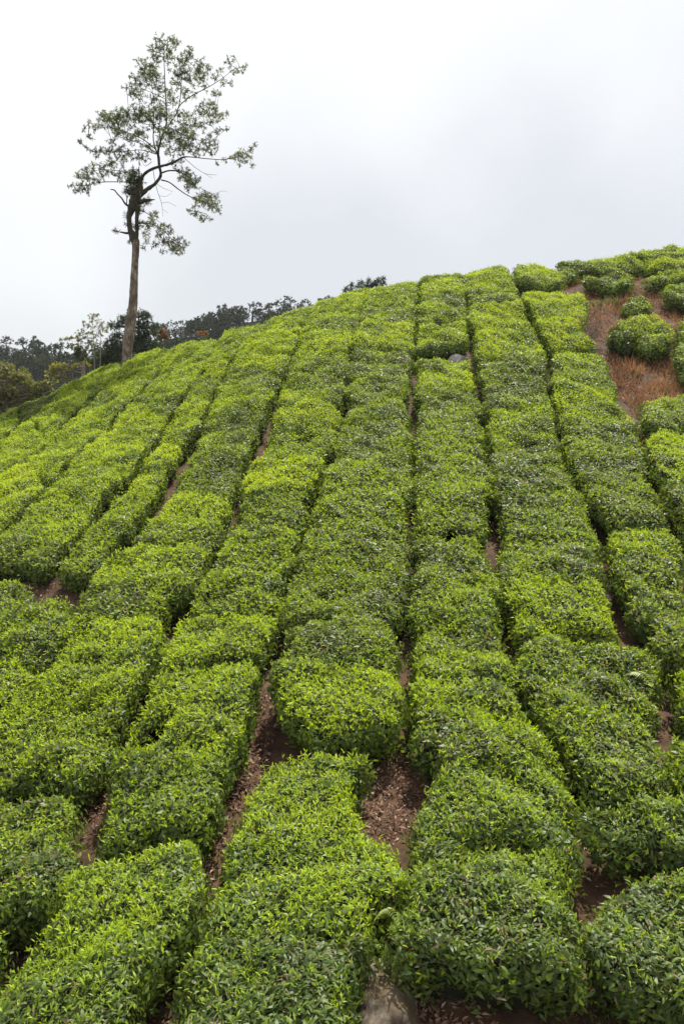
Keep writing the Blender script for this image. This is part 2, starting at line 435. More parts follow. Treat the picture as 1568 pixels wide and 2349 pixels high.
    N = max(60, int(wgt.sum() * dens))
    N_LEAVES[0] += N
    pick = rng.choice(len(T), N, p=wgt / wgt.sum())
    u, v = rng.random(N), rng.random(N)
    m = u + v > 1; u[m], v[m] = 1 - u[m], 1 - v[m]
    base = a[pick] + u[:, None] * (b[pick] - a[pick]) + v[:, None] * (d_[pick] - a[pick])
    nn = tn[pick]; sd = is_side[pick]
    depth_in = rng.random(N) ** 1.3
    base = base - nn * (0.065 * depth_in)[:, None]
    base = base + nn * (sd * rng.random(N) ** 3 * 0.07 * ragged)[:, None]
    # two-leaves-and-a-bud shoots poke out of the top
    nz = vnoise(base[:, 0], base[:, 1], 0.5) * 0.65 + vnoise(base[:, 0] + 40, base[:, 1], 0.17) * 0.35
    age = np.clip(age + (nz - 0.5) * 0.95 - 0.03, 0, 1)
    fresh = (rng.random(N) < np.clip(0.03 + age * 0.93, 0.05, 0.97) * (1 - 0.55 * depth_in)) & ~sd
    up = np.array([0, 0, 1.0])
    tang = rng.normal(size=(N, 3))
    tang -= nn * np.sum(tang * nn, 1)[:, None]; tang = norm(tang)
    lean = np.where(fresh, rng.uniform(0.6, 2.6, N), rng.uniform(-0.15, 1.1, N))
    upn = norm(nn * 0.5 + up * 0.5)
    d = norm(tang + upn * lean[:, None])
    d[sd] = norm(tang + nn * rng.uniform(0.1, 0.8, N)[:, None] - up * rng.uniform(0, 0.7, N)[:, None])[sd]
    fn = norm(nn + 0.45 * rng.normal(size=(N, 3)) + 0.25 * up)
    L = L0 * np.where(fresh, rng.uniform(0.65, 1.1, N), rng.uniform(0.7, 1.6, N))
    wid = L * np.where(fresh, rng.uniform(0.23, 0.32, N), rng.uniform(0.30, 0.40, N)) * (1.0 if kind == 'A' else 1.2)
    base = base + nn * np.where(fresh, rng.uniform(-0.01, 0.03, N) + (rng.random(N) < 0.05) * rng.uniform(0.0, 0.06, N), 0)[:, None]
    base = base + nn * ((vnoise(base[:, 0] + base[:, 2] * .7, base[:, 1] - base[:, 2] * .5, 0.17) - 0.5) * 0.11 * min(ragged, 1.7))[:, None]
    if dist < 15:                                       # fresh leaves stand together on shoots of three
        fi = np.nonzero(fresh)[0]
        m3 = len(fi) // 3
        for k_ in (1, 2):
            base[fi[k_ * m3:(k_ + 1) * m3]] = base[fi[:m3]] + nn[fi[:m3]] * 0.009 * k_
    for hx_, hy_ in HOLE_P:
        base[:, 2] -= 0.42 * np.exp(-((base[:, 0] - hx_) ** 2 + (base[:, 1] - hy_) ** 2) / 0.018)
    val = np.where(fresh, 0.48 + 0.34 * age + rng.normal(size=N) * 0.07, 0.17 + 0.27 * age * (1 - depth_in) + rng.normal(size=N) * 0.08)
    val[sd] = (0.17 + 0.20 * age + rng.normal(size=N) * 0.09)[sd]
    val = np.clip(val, 0.0, 0.88)
    dry = rng.random(N) < twiggy * np.where(sd, 0.35, 1.0) * np.where(nz < 0.45, 2.0, 0.6)
    val[dry] = rng.uniform(0.93, 1.0, int(dry.sum()))
    wid[dry] *= 0.6
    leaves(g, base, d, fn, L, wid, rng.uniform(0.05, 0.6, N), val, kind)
    foot = np.array([c[0], c[1], float(ztop(c[0], c[1])) - height])
    if stems:
        root = empty('tea_bush', foot)
        g.build('foliage', [TEA, TEA_CORE], root, smooth=True)
        sg = Geo()
        for _ in range(10):
            th = rng.uniform(0, 2 * math.pi); rr = rng.uniform(0.55, 0.8)
            k = int(th / (2 * math.pi) * n) % n
            e2 = c + (P[k] - c) * rr
            b2 = c + norm(P[k] - c) * 0.04
            zz = float(zground(b2[0], b2[1])) - 0.06
            p0 = np.array([b2[0], b2[1], zz]); p2 = np.array([e2[0], e2[1], float(ztop(e2[0], e2[1])) - 0.25 + lift])
            p1 = (p0 + p2) / 2 + rng.normal(size=3) * 0.05
            sg.tube([p0, p1, p2], [0.017, 0.012, 0.008], 6, 0.12)
            for _k in range(3):
                q = p1 + (p2 - p1) * rng.uniform(0.1, 0.6)
                q2 = q + np.array([*(norm(P[k] - c) * 0.08 + rng.normal(size=2) * 0.08), rng.uniform(0.1, 0.22)])
                sg.tube([q, (q + q2) / 2 + rng.normal(size=3) * 0.015, q2], [0.009, 0.007, 0.004], 5)
        sg.build('woody_stem', [TEA_WOOD], root)
    else:
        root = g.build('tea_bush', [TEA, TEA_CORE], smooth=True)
    tag(root, label, 'tea bush', group)
    return root

# paths between the rows, read off the photo from the bottom up: (x, y[, half width in print pixels])
PATHS = {
 'C':  [(892,2430,90),(892,2300,78),(886,2206,52),(866,2136,34),(905,2070,12),(929,2031,12),(935,1960,14),(905,1900,50),(884,1830,78),(880,1722,84),(934,1686,14),(930,1600),(926,1500),(931,1400),(945,1300),(940,1200),(946,1100),(946,1000),(945,900),(950,800),(955,700),(961,655)],
 'R1': [(1390,2430),(1388,2306),(1394,2256),(1374,2181),(1334,2131),(1319,2081),(1326,2040,16),(1352,1955,50),(1344,1880,50),(1342,1850,14),(1324,1791),(1283,1711),(1234,1660),(1202,1600),(1176,1500),(1150,1400),(1136,1300),(1130,1200),(1128,1100),(1115,1000),(1100,900),(1085,820),(1075,720),(1066,645)],
 'R2': [(1560,1830),(1544,1711,22),(1529,1640,22),(1534,1530,14),(1484,1459),(1432,1404),(1389,1290),(1379,1194),(1334,1129),(1304,1065),(1284,1001),(1274,930),(1249,876),(1264,812,10),(1224,736),(1199,695),(1178,655),(1169,625)],
 'R3': [(1690,1850),(1650,1650),(1600,1400),(1549,1244),(1525,1150),(1490,1090),(1475,1025),(1469,976),(1454,940),(1408,915),(1409,860),(1394,806),(1338,785),(1347,740),(1349,690),(1340,660)],
 'L1': [(325,2430),(350,2320),(362,2266),(400,2160),(450,2080),(490,2010,14),(497,1960,14),(502,1897),(530,1832),(565,1767,14),(612,1659,18),(605,1564,14),(635,1464),(645,1380),(670,1309),(685,1248),(700,1183),(735,1099),(758,1030),(780,980),(795,900),(803,800),(825,720),(838,675)],
 'L2': [(-170,2430),(-80,2300),(15,2206,18),(40,2156,18),(100,2106,16),(135,2021,16),(212,1945,20),(205,1831,24),(220,1756,18),(265,1700,14),(280,1650,12),(345,1549,16),(360,1482),(390,1414),(440,1348),(480,1284),(495,1243),(540,1159),(545,1100),(590,1019),(615,954),(630,909),(660,844),(685,769),(695,729),(714,707)],
 'L3': [(-380,2100),(-160,1800),(0,1612),(45,1578),(105,1544),(125,1469),(155,1404,8),(170,1364,8),(210,1315),(270,1249),(280,1239),(350,1169),(375,1124),(420,1044),(470,954),(500,874),(517,849),(540,804),(590,757)],
 'L4': [(-150,1450),(-50,1390),(50,1330),(130,1280),(165,1240),(195,1204),(240,1134),(305,1083),(360,999),(412,914),(435,889),(470,844),(492,800),(506,772)],
 'L5': [(-200,1385),(-80,1290),(30,1190),(100,1129),(140,1073),(200,1020),(262,960),(312,904),(350,869),(380,825),(398,803)],
 'L6': [(-200,1215),(-100,1150),(0,1090),(60,1050),(130,985),(185,934),(240,886),(270,846)],
 'L7': [(-200,1110),(-100,1060),(0,1013),(55,967),(95,938),(130,912),(148,895)],
 'L8': [(-200,1050),(-100,1000),(-20,962),(30,940),(78,920)],
}
class Path:
    def __init__(s, pts):
        ys, P, hw = [], [], []
        for (a, b) in zip(pts[:-1], pts[1:]):
            n = max(1, int(abs(a[1] - b[1]) / 22))
            for k in range(n):
                t = k / n
                wa = a[2] if len(a) > 2 else 0; wb = b[2] if len(b) > 2 else 0
                s._add(ys, P, hw, a[0] + t * (b[0] - a[0]), a[1] + t * (b[1] - a[1]), wa + t * (wb - wa))
        b = pts[-1]; s._add(ys, P, hw, b[0], b[1], b[2] if len(b) > 2 else 0)
        P = np.array(P)
        # light smoothing, then carry on over the brow of the hill
        Q = P.copy(); Q[1:-1] = 0.5 * P[1:-1] + 0.25 * (P[:-2] + P[2:])
        u = norm(Q[-1] - Q[-4])
        for k in (1, 2, 3, 4):
            ys.append(ys[-1] - 25); Q = np.concatenate([Q, (Q[-1] + u * 1.1)[None]]); hw.append(-0.03)
        hw[-5] = hw[-6] = 0.03
        s.y = np.array(ys)[::-1]; s.P = Q[::-1]; s.hw = np.array(hw)[::-1]
    def _add(s, ys, P, hw, x, y, w):
        p, d = hit(x, y)
        ys.append(y); P.append(p); hw.append(max((0.042 if x > 640 else 0.095 if d < 12 else 0.07 if x > 450 else 0.14) + (0.06 if x > 640 or d < 12 else 0.10) * float(vnoise(np.array([p[0]]), np.array([p[1]]), 0.5)[0]), w * d / F_PX))
    def at(s, y):
        return np.array([np.interp(y, s.y, s.P[:, 0]), np.interp(y, s.y, s.P[:, 1])]), float(np.interp(y, s.y, s.hw))
PATH = {k: Path(v) for k, v in PATHS.items()}

# rows: (cut y left, cut y right, gap in metres (negative = grown together), freshness of the bush above the cut)
S = -0.12
ROWS = [
 ('left of', 8, 'L8', 'L7', [(1060,1110,S,0.7),(985,1040,.05,0.7),(935,975,.08,0.3),(895,925,S,0.75),(850,870,0,0)]),
 ('left of', 7, 'L7', 'L6', [(1085,1170,S,0.75),(1010,1080,S,0.85),(955,1010,.03,0.7),(915,955,S,0.7),(880,905,.05,0.75),(845,868,S,0.75),(815,835,0,0)]),
 ('left of', 6, 'L6', 'L5', [(1190,1270,S,0.8),(1110,1190,.03,0.85),(1050,1110,.03,0.75),(985,1040,S,0.75),(930,975,S,0.6),(885,915,S,0.75),(850,868,S,0.75),(810,825,S,0.75),(780,790,0,0)]),
 ('left of', 5, 'L5', 'L4', [(1274,1288,.0,.5),(1195,1235,S,0.8),(1120,1160,.03,0.7),(1045,1085,.03,0.85),(985,1015,S,0.8),(930,955,S,0.6),(885,905,S,0.75),(845,860,S,0.75),(810,815,S,0.75),(780,780,0,0)]),
 ('left of', 4, 'L4', 'L3', [(1292,1308,.0,.62),(1120,1120,.03,0.88),(1020,1020,S,0.75),(955,955,S,0.85),(905,905,.03,0.5),(857,857,.06,0.88),(812,812,S,0.7),(780,782,S,0.6),(740,742,0,0)]),
 ('left of', 3, 'L3', 'L2', [(2300,2300,.0,0.65),(2122,2122,.22,0.45),(1800,1800,.2,0.82),(1610,1610,S,0.65),(1500,1500,S,0.8),(1405,1420,.1,0.55),(1335,1340,S,0.8),(1245,1250,.03,0.5),(1195,1195,S,0.85),(1130,1130,S,0.45),(1040,1040,S,0.5),(960,960,S,0.6),(890,890,S,0.45),(840,840,.04,0.75),(803,800,S,0.9),(765,762,.05,0.7),(735,735,S,0.65),(690,690,0,0)]),
 ('left of', 2, 'L2', 'L1', [(2430,2430,.0,0.42),(2200,2200,S,0.6),(1932,1888,.25,0.6),(1730,1730,S,0.65),(1545,1490,.16,0.75),(1395,1395,.03,0.62),(1310,1310,S,0.78),(1205,1205,.03,0.5),(1142,1130,.06,0.92),(1048,1048,.03,0.5),(990,985,.04,0.75),(905,905,S,0.45),(855,855,.03,0.65),(805,805,.03,0.8),(755,755,S,0.6),(718,718,S,0.7),(650,650,0,0)]),
 ('beside', 0, 'L1', 'C', [(2430,2430,.0,0.22),(2135,2125,.0,0.72),(1930,1930,S,0.88),(1660,1718,.4,0.88),(1545,1545,S,0.4),(1425,1425,.02,0.45),(1310,1310,.02,0.55),(1190,1190,S,0.55),(1060,1060,S,0.42),(960,960,S,0.5),(870,870,S,0.4),(800,800,.03,0.85),(745,745,S,0.5),(705,705,S,0.65),(640,640,0,0)]),
 ('boulder', 0, 'C', 'R1', [(2150,2235,.01,.40),(2010,2040,S,.48),(1890,1925,.06,0.5),(1755,1755,S,0.5),(1620,1620,S,0.62),(1500,1500,S,0.55),(1410,1410,S,0.65),(1310,1310,.03,0.45),(1215,1215,.05,0.6),(1120,1120,S,0.45),(1040,1040,S,0.42),(960,960,S,0.5),(890,890,S,0.72),(806,806,.85,0.85),(735,735,.03,0.7),(700,700,S,0.5),(672,672,S,0.7),(605,605,0,0)]),
 ('right of', 0, 'R1', 'R2', [(1790,1790,.15,0.5),(1640,1640,S,0.55),(1445,1450,.14,0.85),(1330,1330,S,0.45),(1230,1230,S,0.35),(1120,1120,S,0.35),(1010,1010,.04,0.6),(930,930,S,0.45),(870,870,S,0.48),(820,820,.03,0.75),(765,765,S,0.88),(692,692,.03,0.55),(658,658,.03,0.75),(590,590,0,0)]),
 ('right of', 1, 'R2', 'R3', [(1830,1830,.0,0.6),(1640,1640,.2,0.5),(1500,1500,.15,0.5),(1400,1400,S,0.5),(1290,1290,S,0.75),(1200,1200,.04,0.5),(1110,1110,S,0.4),(1040,1040,S,0.45),(960,960,S,0.82),(895,895,S,0.6),(812,798,.4,0.92),(738,735,S,0.85),(672,672,0,0)]),
]
ORD = ['first', 'second', 'third', 'fourth', 'fifth', 'sixth', 'seventh', 'eighth', 'ninth', 'tenth', 'eleventh', 'twelfth', 'thirteenth',
       'fourteenth', 'fifteenth', 'sixteenth', 'seventeenth', 'eighteenth']
def look(age):
    return 'lime green' if age >= .84 else 'bright green' if age >= .7 else 'mid green' if age >= .57 else 'olive green' if age >= .44 else 'dark green'
def row_text(kind, k):
    if kind == 'boulder': return 'row with the small boulder'
    if kind == 'beside': return 'first row treeward of the small boulder'
    if kind == 'right of': return 'first row past the boulder towards bare soil' if k == 0 else 'row bordering the bare brown slope'
    return f'{ORD[k - 1]} row treeward of the small boulder'
SPECIAL = {('boulder', 13): 'tea bush overhanging the dark hollow just behind the small grey boulder',
           ('boulder', 12): 'tea bush whose uphill edge touches the small grey boulder',
           ('boulder', 0): 'large olive tea bush with bare stems above the big boulder at the bottom',
           ('right of0', 0): 'olive tea bush with dead twigs below it, uphill of the rounded dark bush',
           ('right of0', 2): 'lime topped tea bush with a dark crescent gap below it, uphill of a fern'}
STEMMED = {('boulder', 0), ('boulder', 13), ('boulder', 2), ('right of0', 0), ('beside0', 3), ('left of2', 2), ('left of2', 4), ('left of3', 2), ('left of5', 0), ('left of4', 0),
           ('right of0', 2), ('left of3', 1), ('beside0', 0), ('left of2', 0), ('boulder', 1), ('beside0', 1), ('beside0', 2), ('left of2', 1), ('left of2', 3), ('left of3', 3)}
for kind, rk, nl, nr_, cuts in ROWS:
    A, B = PATH[nl], PATH[nr_]
    key = kind if kind == 'boulder' else kind + str(rk)
    for i in range(len(cuts) - 1):
        (y0l, y0r, g0, age), (y1l, y1r, g1, _) = cuts[i], cuts[i + 1]
        def jig(k_, span):
            return 0 if k_ in (0, len(cuts) - 1) else math.sin(k_ * 12.9 + rk * 7.8 + len(kind) * 3.1) * 0.10 * min(span, 110)
        j0, j1 = jig(i, abs(y0l - y1l)), jig(i + 1, abs(y0l - y1l))
        j0 = jig(i, 80); j1 = jig(i + 1, 80)
        y0l, y0r, y1l, y1r = y0l + j0, y0r - j0, y1l + j1, y1r - j1
        Lp, Rp = [], []
        for t in np.linspace(0, 1, 7):
            a, ha = A.at(y0l + t * (y1l - y0l)); b, hb = B.at(y0r + t * (y1r - y0r))
            u = norm(b - a)
            Lp.append(a + u * ha); Rp.append(b - u * hb)
        Lp, Rp = np.array(Lp), np.array(Rp)
        along = norm((Lp[-1] + Rp[-1]) - (Lp[0] + Rp[0]))
        length = np.linalg.norm((Lp[-1] + Rp[-1]) / 2 - (Lp[0] + Rp[0]) / 2)
        ss = np.linspace(0, 1, 7)
        sh = (np.outer((1 - ss), along) * g0 / 2 - np.outer(ss, along) * g1 / 2)
        Lp, Rp = Lp + sh, Rp + sh
        bot = [Lp[0] + (Rp[0] - Lp[0]) * t for t in (0.25, 0.5, 0.75)]
        top = [Rp[-1] + (Lp[-1] - Rp[-1]) * t for t in (0.25, 0.5, 0.75)]
        w0 = 1.0 if g0 > 0.055 else 0.5 if g0 > 0.01 else 0.25 if g0 == 0 or g0 > -0.02 else 0.12
        w1 = 1.0 if g1 > 0.055 else 0.5 if g1 > 0.01 else 0.12
        poly = list(Lp[::-1]) + bot + list(Rp) + top
        we = 0.85 if np.linalg.norm(Lp[3]) < 17 else 0.5
        wts = [we] * 7 + [w0] * 3 + [we] * 7 + [w1] * 3
        lab = SPECIAL.get((key, i)) or f'{look(age)} tea bush, {ORD[i]} from the bottom, {row_text(kind, rk)}'
        tea_bush(poly, wts, age, lab, lift=rng.normal() * 0.02, corner=2, skirt=0.8 if i == 0 and key in ('left of4', 'left of5') else 0.9 if (key, i) == ('boulder', 0) else 1.0, stems=(key, i) in STEMMED, twiggy=0.07 if age < 0.56 else 0.025)

# bushes standing free on the bare slope and at the edges: outlines of their tops, read off the photo
FREE = [
 ([(1372,1868),(1384,1840),(1440,1826),(1520,1826),(1640,1836),(1660,1892),(1560,1908),(1470,1902),(1406,1892)], .3, 'rounded dark green tea bush beside the bare red soil patch', True, 0),
 ([(1330,2075),(1358,2024),(1440,2012),(1520,2014),(1680,2020),(1700,2270),(1560,2260),(1430,2250),(1402,2225),(1382,2190),(1345,2120)], .4, 'broad tea bush at the bottom corner, downhill of the rounded dark bush', True, 0),
 ([(1182,642),(1178,618),(1192,604),(1225,600),(1262,612),(1288,630),(1286,646),(1240,650)], .72, 'leafy tea bush with a tall tuft on the skyline beside dry brown grass', False, .12),
 ([(1252,618),(1290,608),(1325,612),(1322,622),(1290,628),(1262,628)], .35, 'low dark tea bush on the skyline between taller ones, above dry grass', False, 0),
 ([(1286,602),(1318,593),(1340,597),(1340,608),(1310,614),(1288,612)], .15, 'smallest dark leafy tea bush on the skyline, touching the hilltop hedge', False, .05),
 ([(1342,600),(1337,588),(1380,582),(1440,576),(1470,590),(1475,602),(1430,610),(1372,607)], .78, 'hilltop hedge tea bush whose end borders the dry brown grass', False, 0),
 ([(1470,590),(1440,576),(1500,568),(1640,552),(1640,585),(1580,594)], .7, 'hilltop tea bush forming the highest piece of the skyline', False, 0),
 ([(1478,604),(1472,592),(1580,598),(1650,590),(1650,612),(1540,614)], .85, 'lime topped hilltop tea bush overhanging a dark slot', False, 0),
 ([(1346,644),(1344,634),(1380,626),(1444,630),(1447,644),(1430,654),(1380,656)], .42, 'dull olive tea bush alone on dry grass below the hilltop hedge', True, 0),
 ([(1480,636),(1500,626),(1570,626),(1640,632),(1640,642),(1540,644)], .6, 'flat topped tea bush beside the dark slot below the hilltop hedge', False, 0),
 ([(1516,680),(1512,664),(1540,650),(1650,652),(1660,688),(1580,694)], .4, 'dark leafy tea bush at the frame edge uphill of the small low bush', False, .05),
 ([(1432,700),(1430,692),(1466,684),(1510,692),(1513,702),(1470,708)], .6, 'small low tea bush behind the big lime topped bush on the bare slope', False, -.1),
 ([(1387,764),(1398,746),(1440,748),(1462,765),(1452,786),(1412,784)], .22, 'dark leafy tea bush growing into the side of the big lime topped bush', True, .0),
 ([(1424,740),(1432,724),(1500,722),(1530,740),(1548,768),(1545,784),(1490,792),(1456,778)], .88, 'big lime topped tea bush with dark sides alone on the bare brown slope', True, .08),
 ([(1558,800),(1555,750),(1580,716),(1680,716),(1700,880),(1600,872)], .4, 'dark tea bush cut by the frame edge beside the big lime topped bush', False, 0),
 ([(1482,960),(1484,918),(1520,906),(1690,906),(1700,978),(1560,984)], .5, 'dark glossy tea bush at the foot of the bare brown slope', True, 0),
 ([(1488,1000),(1492,984),(1600,984),(1700,980),(1720,1080),(1560,1096),(1510,1060)], .72, 'bright tea bush second below the bare brown slope along the soil path', False, 0),
 ([(1530,1110),(1560,1098),(1720,1086),(1760,1230),(1600,1240)], .5, 'dull tea bush third below the bare brown slope along the soil path', False, 0),
 ([(-60,1400),(-60,1352),(-10,1340),(40,1348),(66,1378),(60,1420),(20,1450),(-50,1460)], .45, 'rounded tea bush at the frame edge, downhill of the long dark hollow', True, .05),
 ([(68,1430),(80,1396),(140,1390),(152,1404),(126,1464),(104,1500),(0,1510),(-60,1480),(10,1462)], .62, 'mid green tea bush between the long dark hollow and a yellow lime bush', True, 0),
 ([(-90,1600),(-60,1510),(0,1512),(70,1510),(104,1536),(50,1566),(0,1600),(-60,1640)], .95, 'yellowest lime tea bush at the frame edge, two below the long dark hollow', True, 0),
]
for px, age, lab, stem, lift in FREE:
    upper = px[0][1] < 720 or px[0][0] in (1387, 1424)
    if upper: lift -= 0.06
    poly = [hit(x, y, -lift)[0] for x, y in px]
    poly = np.mean(poly, 0) + (np.array(poly) - np.mean(poly, 0)) * (0.97 if upper else 1.07)
    poly = np.stack([poly, .5 * (poly + np.roll(poly, -1, 0))], 1).reshape(-1, 2)
    tea_bush(poly, [0.5] * len(poly), age, lab, lift=lift, stems=stem, twiggy=0.05, skirt=0.9, ragged=1.9 if upper else 1.5)
print('leaves', N_LEAVES[0])

# ------------------------------------------------------------------ boulders
def boulder(px, py, d, rx, ry, rz, label, seed, mat=None):
    r = np.random.default_rng(seed)
    import bmesh
    bm = bmesh.new(); bmesh.ops.create_icosphere(bm, subdivisions=5, radius=1)
    v = np.array([w.co[:] for w in bm.verts]); f = np.array([[q.index for q in p.verts] for p in bm.faces]); bm.free()
    rad = np.ones(len(v))
    for _ in range(9):
        nrm = norm(r.normal(size=3)); lim = r.uniform(0.72, 0.95)
        dd = v @ nrm
        rad = np.minimum(rad, np.where(dd > 0.05, lim / np.maximum(dd, 0.05), 9))
    v = v * rad[:, None]
    v += norm(v) * ((vnoise(v[:, 0] * 3 + seed, v[:, 1] * 3 + v[:, 2] * 2, 0.8) - .5) * 0.12 + (vnoise(v[:, 0] * 9, v[:, 1] * 9 + v[:, 2] * 7, 0.8) - .5) * 0.03)[:, None]
    c = pt(px, py, d)
    root = mesh_obj('boulder', v * np.array([rx, ry, rz]) + c, [f], [mat or GRANITE], smooth=True)
    tag(root, label, 'boulder', 'granite boulders')
    return root
p_, d_b = hit(1052, 815, 0.35)
boulder(1050, 830, d_b, .24, .24, .19, 'small rounded grey boulder in the gap of a tea row', 3, SUNLIT_GRANITE)
p_, d_b2 = hit(880, 2330, 0.55)
boulder(876, 2375, d_b2 - 0.05, .24, .40, .38, 'big grey granite boulder with mossy brown side at the bottom edge', 8)

# ------------------------------------------------------------------ leaf litter, dry grass
def in_poly(x, y, poly):
    inside = np.zeros(len(x), bool)
    n = len(poly)
    for i in range(n):
        x0, y0 = poly[i]; x1, y1 = poly[(i + 1) % n]
        c = ((y0 > y) != (y1 > y)) & (x < (x1 - x0) * (y - y0) / (y1 - y0 + 1e-12) + x0)
        inside ^= c
    return inside
def scatter(px_poly, dens, drop=BUSH_H):
    P = np.array([hit(x, y, drop)[0] for x, y in px_poly])
    lo, hi = P.min(0), P.max(0)
    n = int((hi - lo).prod() * dens)
    q = lo + rng.random((n, 2)) * (hi - lo)
    return q[in_poly(q[:, 0], q[:, 1], P)]
lit = Geo()
for poly, dens in (([(790,1740),(960,1700),(975,1880),(900,1960),(820,1900)], 1500), ([(930,2190),(1000,2180),(1150,2349),(1150,2430),(930,2430)], 2600), ([(830,2120),(960,2080),(970,2190),(860,2190)], 2000),
                   ([(1290,1860),(1480,1900),(1450,2010),(1330,2060)], 700), ([(150,1700),(300,1640),(270,1960),(150,1960)], 1300), ([(560,1600),(650,1600),(600,1800),(470,2060),(440,2040)], 1300),
                   ([(0,1330),(180,1330),(180,1400),(0,1420)], 500), ([(0,2200),(140,2020),(230,2000),(60,2260)], 1200), ([(320,2349),(380,2200),(430,2240),(400,2400)], 1200)):
    q = scatter(poly, dens)
    N = len(q)
    b = np.stack([q[:, 0], q[:, 1], zground(q[:, 0], q[:, 1]) + rng.uniform(0.0, 0.05, N)], 1)
    tn_ = norm(np.array([0, -0.35, 1.0]) + 0.45 * rng.normal(size=(N, 3)))
    dd = np.cross(tn_, norm(rng.normal(size=(N, 3))))
    L = rng.uniform(0.02, 0.06, N)
    leaves(lit, b, dd, tn_, L, L * rng.uniform(.25, .5, N), rng.uniform(-.3, .5, N), rng.uniform(0, 1, N) ** 1.3, 'B')
tag(lit.build('leaf_litter', [LITTER]), 'dry brown leaf litter on the soil between the rows', None, None, 'stuff')

gr = Geo()
for poly, dens in (([(1290,600),(1345,592),(1400,640),(1470,640),(1530,650),(1568,740),(1560,830),(1600,920),(1480,950),(1400,910),(1390,800),(1330,740),(1352,690),(1250,690)], 420),
                   ([(1400,830),(1600,810),(1640,930),(1500,960),(1405,910)], 500), ([(1440,930),(1500,930),(1560,1250),(1500,1120)], 350)):
    q = scatter(poly, dens)
    N = len(q)
    b = np.stack([q[:, 0], q[:, 1], zground(q[:, 0], q[:, 1]) - 0.01], 1)
    dd = norm(np.stack([rng.normal(size=N) * 0.6, rng.normal(size=N) * 0.6, np.full(N, 1.0)], 1))
    L = rng.uniform(0.05, 0.27, N) * (0.25 + 1.2 * vnoise(q[:, 0], q[:, 1], 0.4))
    val = np.clip(vnoise(q[:, 0] + 7, q[:, 1], 0.45) * 0.95 - 0.1 + rng.normal(size=N) * 0.16, 0, 0.8)
    val[rng.random(N) < 0.10 * vnoise(q[:, 0], q[:, 1], 0.4)] = 1.0
    leaves(gr, b, dd, norm(rng.normal(size=(N, 3))), L, np.full(N, 0.016), rng.uniform(0, .7, N), val, 'B')
tag(gr.build('dry_grass', [DRYGRASS]), 'dry brown grass over the bare upper slope', None, None, 'stuff')

for (px, py, n, lab, gv) in ((1367, 706, 90, 'green grass tuft on the bare brown slope', 1.0), (1402, 702, 110, 'yellowing grass tuft on the bare brown slope beside a greener one', 0.95)):
    p, d = hit(px, py, BUSH_H)
    g = Geo()
    a = rng.uniform(0, 2 * math.pi, n); r = rng.random(n) * 0.16
    b = np.stack([p[0] + np.cos(a) * r, p[1] + np.sin(a) * r, np.full(n, float(zground(*p)))], 1)
    dd = norm(np.stack([np.cos(a) * .5 + rng.normal(size=n) * .25, np.sin(a) * .5 + rng.normal(size=n) * .25, np.full(n, 1.0)], 1))
    leaves(g, b, dd, norm(rng.normal(size=(n, 3))), rng.uniform(.14, .27, n), np.full(n, 0.018), rng.uniform(.1, .6, n), np.clip(rng.normal(gv, 0.06, n), .7, 1), 'A')
    tag(g.build('grass_tuft', [DRYGRASS]), lab, 'grass', 'grass tufts')

# dry twiggy shrub at the foot of the lime bushes, upper right
def twig_shrub(px, py, n, hgt, label, mat, drop=BUSH_H, name='dead_shrub', cat='dead shrub', leafy=True):
    p, d = hit(px, py, drop)
    z0 = float(ztop(*p)) - drop
    g = Geo()
    tips = []
    for _ in range(n):
        a = rng.uniform(0, 2 * math.pi); l = hgt * rng.uniform(.6, 1.1)
        e_ = np.array([p[0] + math.cos(a) * l * .55, p[1] + math.sin(a) * l * .55, z0 + l * .85])
        b = np.array([p[0], p[1], z0]) + rng.normal(size=3) * [0.05, 0.05, 0]
        mid = (b + e_) / 2 + rng.normal(size=3) * 0.04
        g.tube([b, mid, e_], [.008, .006, .003], 4)
        for _k in range(3):
            q = mid + (e_ - mid) * rng.random(); q2 = q + rng.normal(size=3) * hgt * .16 + [0, 0, hgt * .12]
            g.tube([q, (q + q2) / 2, q2], [.004, .003, .002], 4); tips.append(q2)
    root = g.build(name, [mat])
    if leafy:
        h = Geo(); T_ = np.repeat(np.array(tips), 5, 0); N = len(T_)
        leaves(h, T_ + rng.normal(size=(N, 3)) * .03, rng.normal(size=(N, 3)), norm(rng.normal(size=(N, 3))), np.full(N, .05), np.full(N, .018), np.full(N, .3), rng.uniform(0.3, .7, N), 'B')
        tag(h.build('dry_foliage', [LITTER], root), kind='stuff')
    tag(root, label, cat)
    return root
twig_shrub(1350, 792, 26, .6, 'dry brown twiggy shrub between bright bushes and the bare slope', TWIG)
twig_shrub(1432, 1812, 9, .35, 'bare pale dead twigs in the gap uphill of the rounded dark bush', TWIG, 0.5, 'dead_twig', 'twigs', False)
twig_shrub(1452, 1800, 7, .32, 'straw coloured dry twigs with withered leaves beside barer pale ones', TWIG, 0.45, 'dead_twig', 'twigs', True)

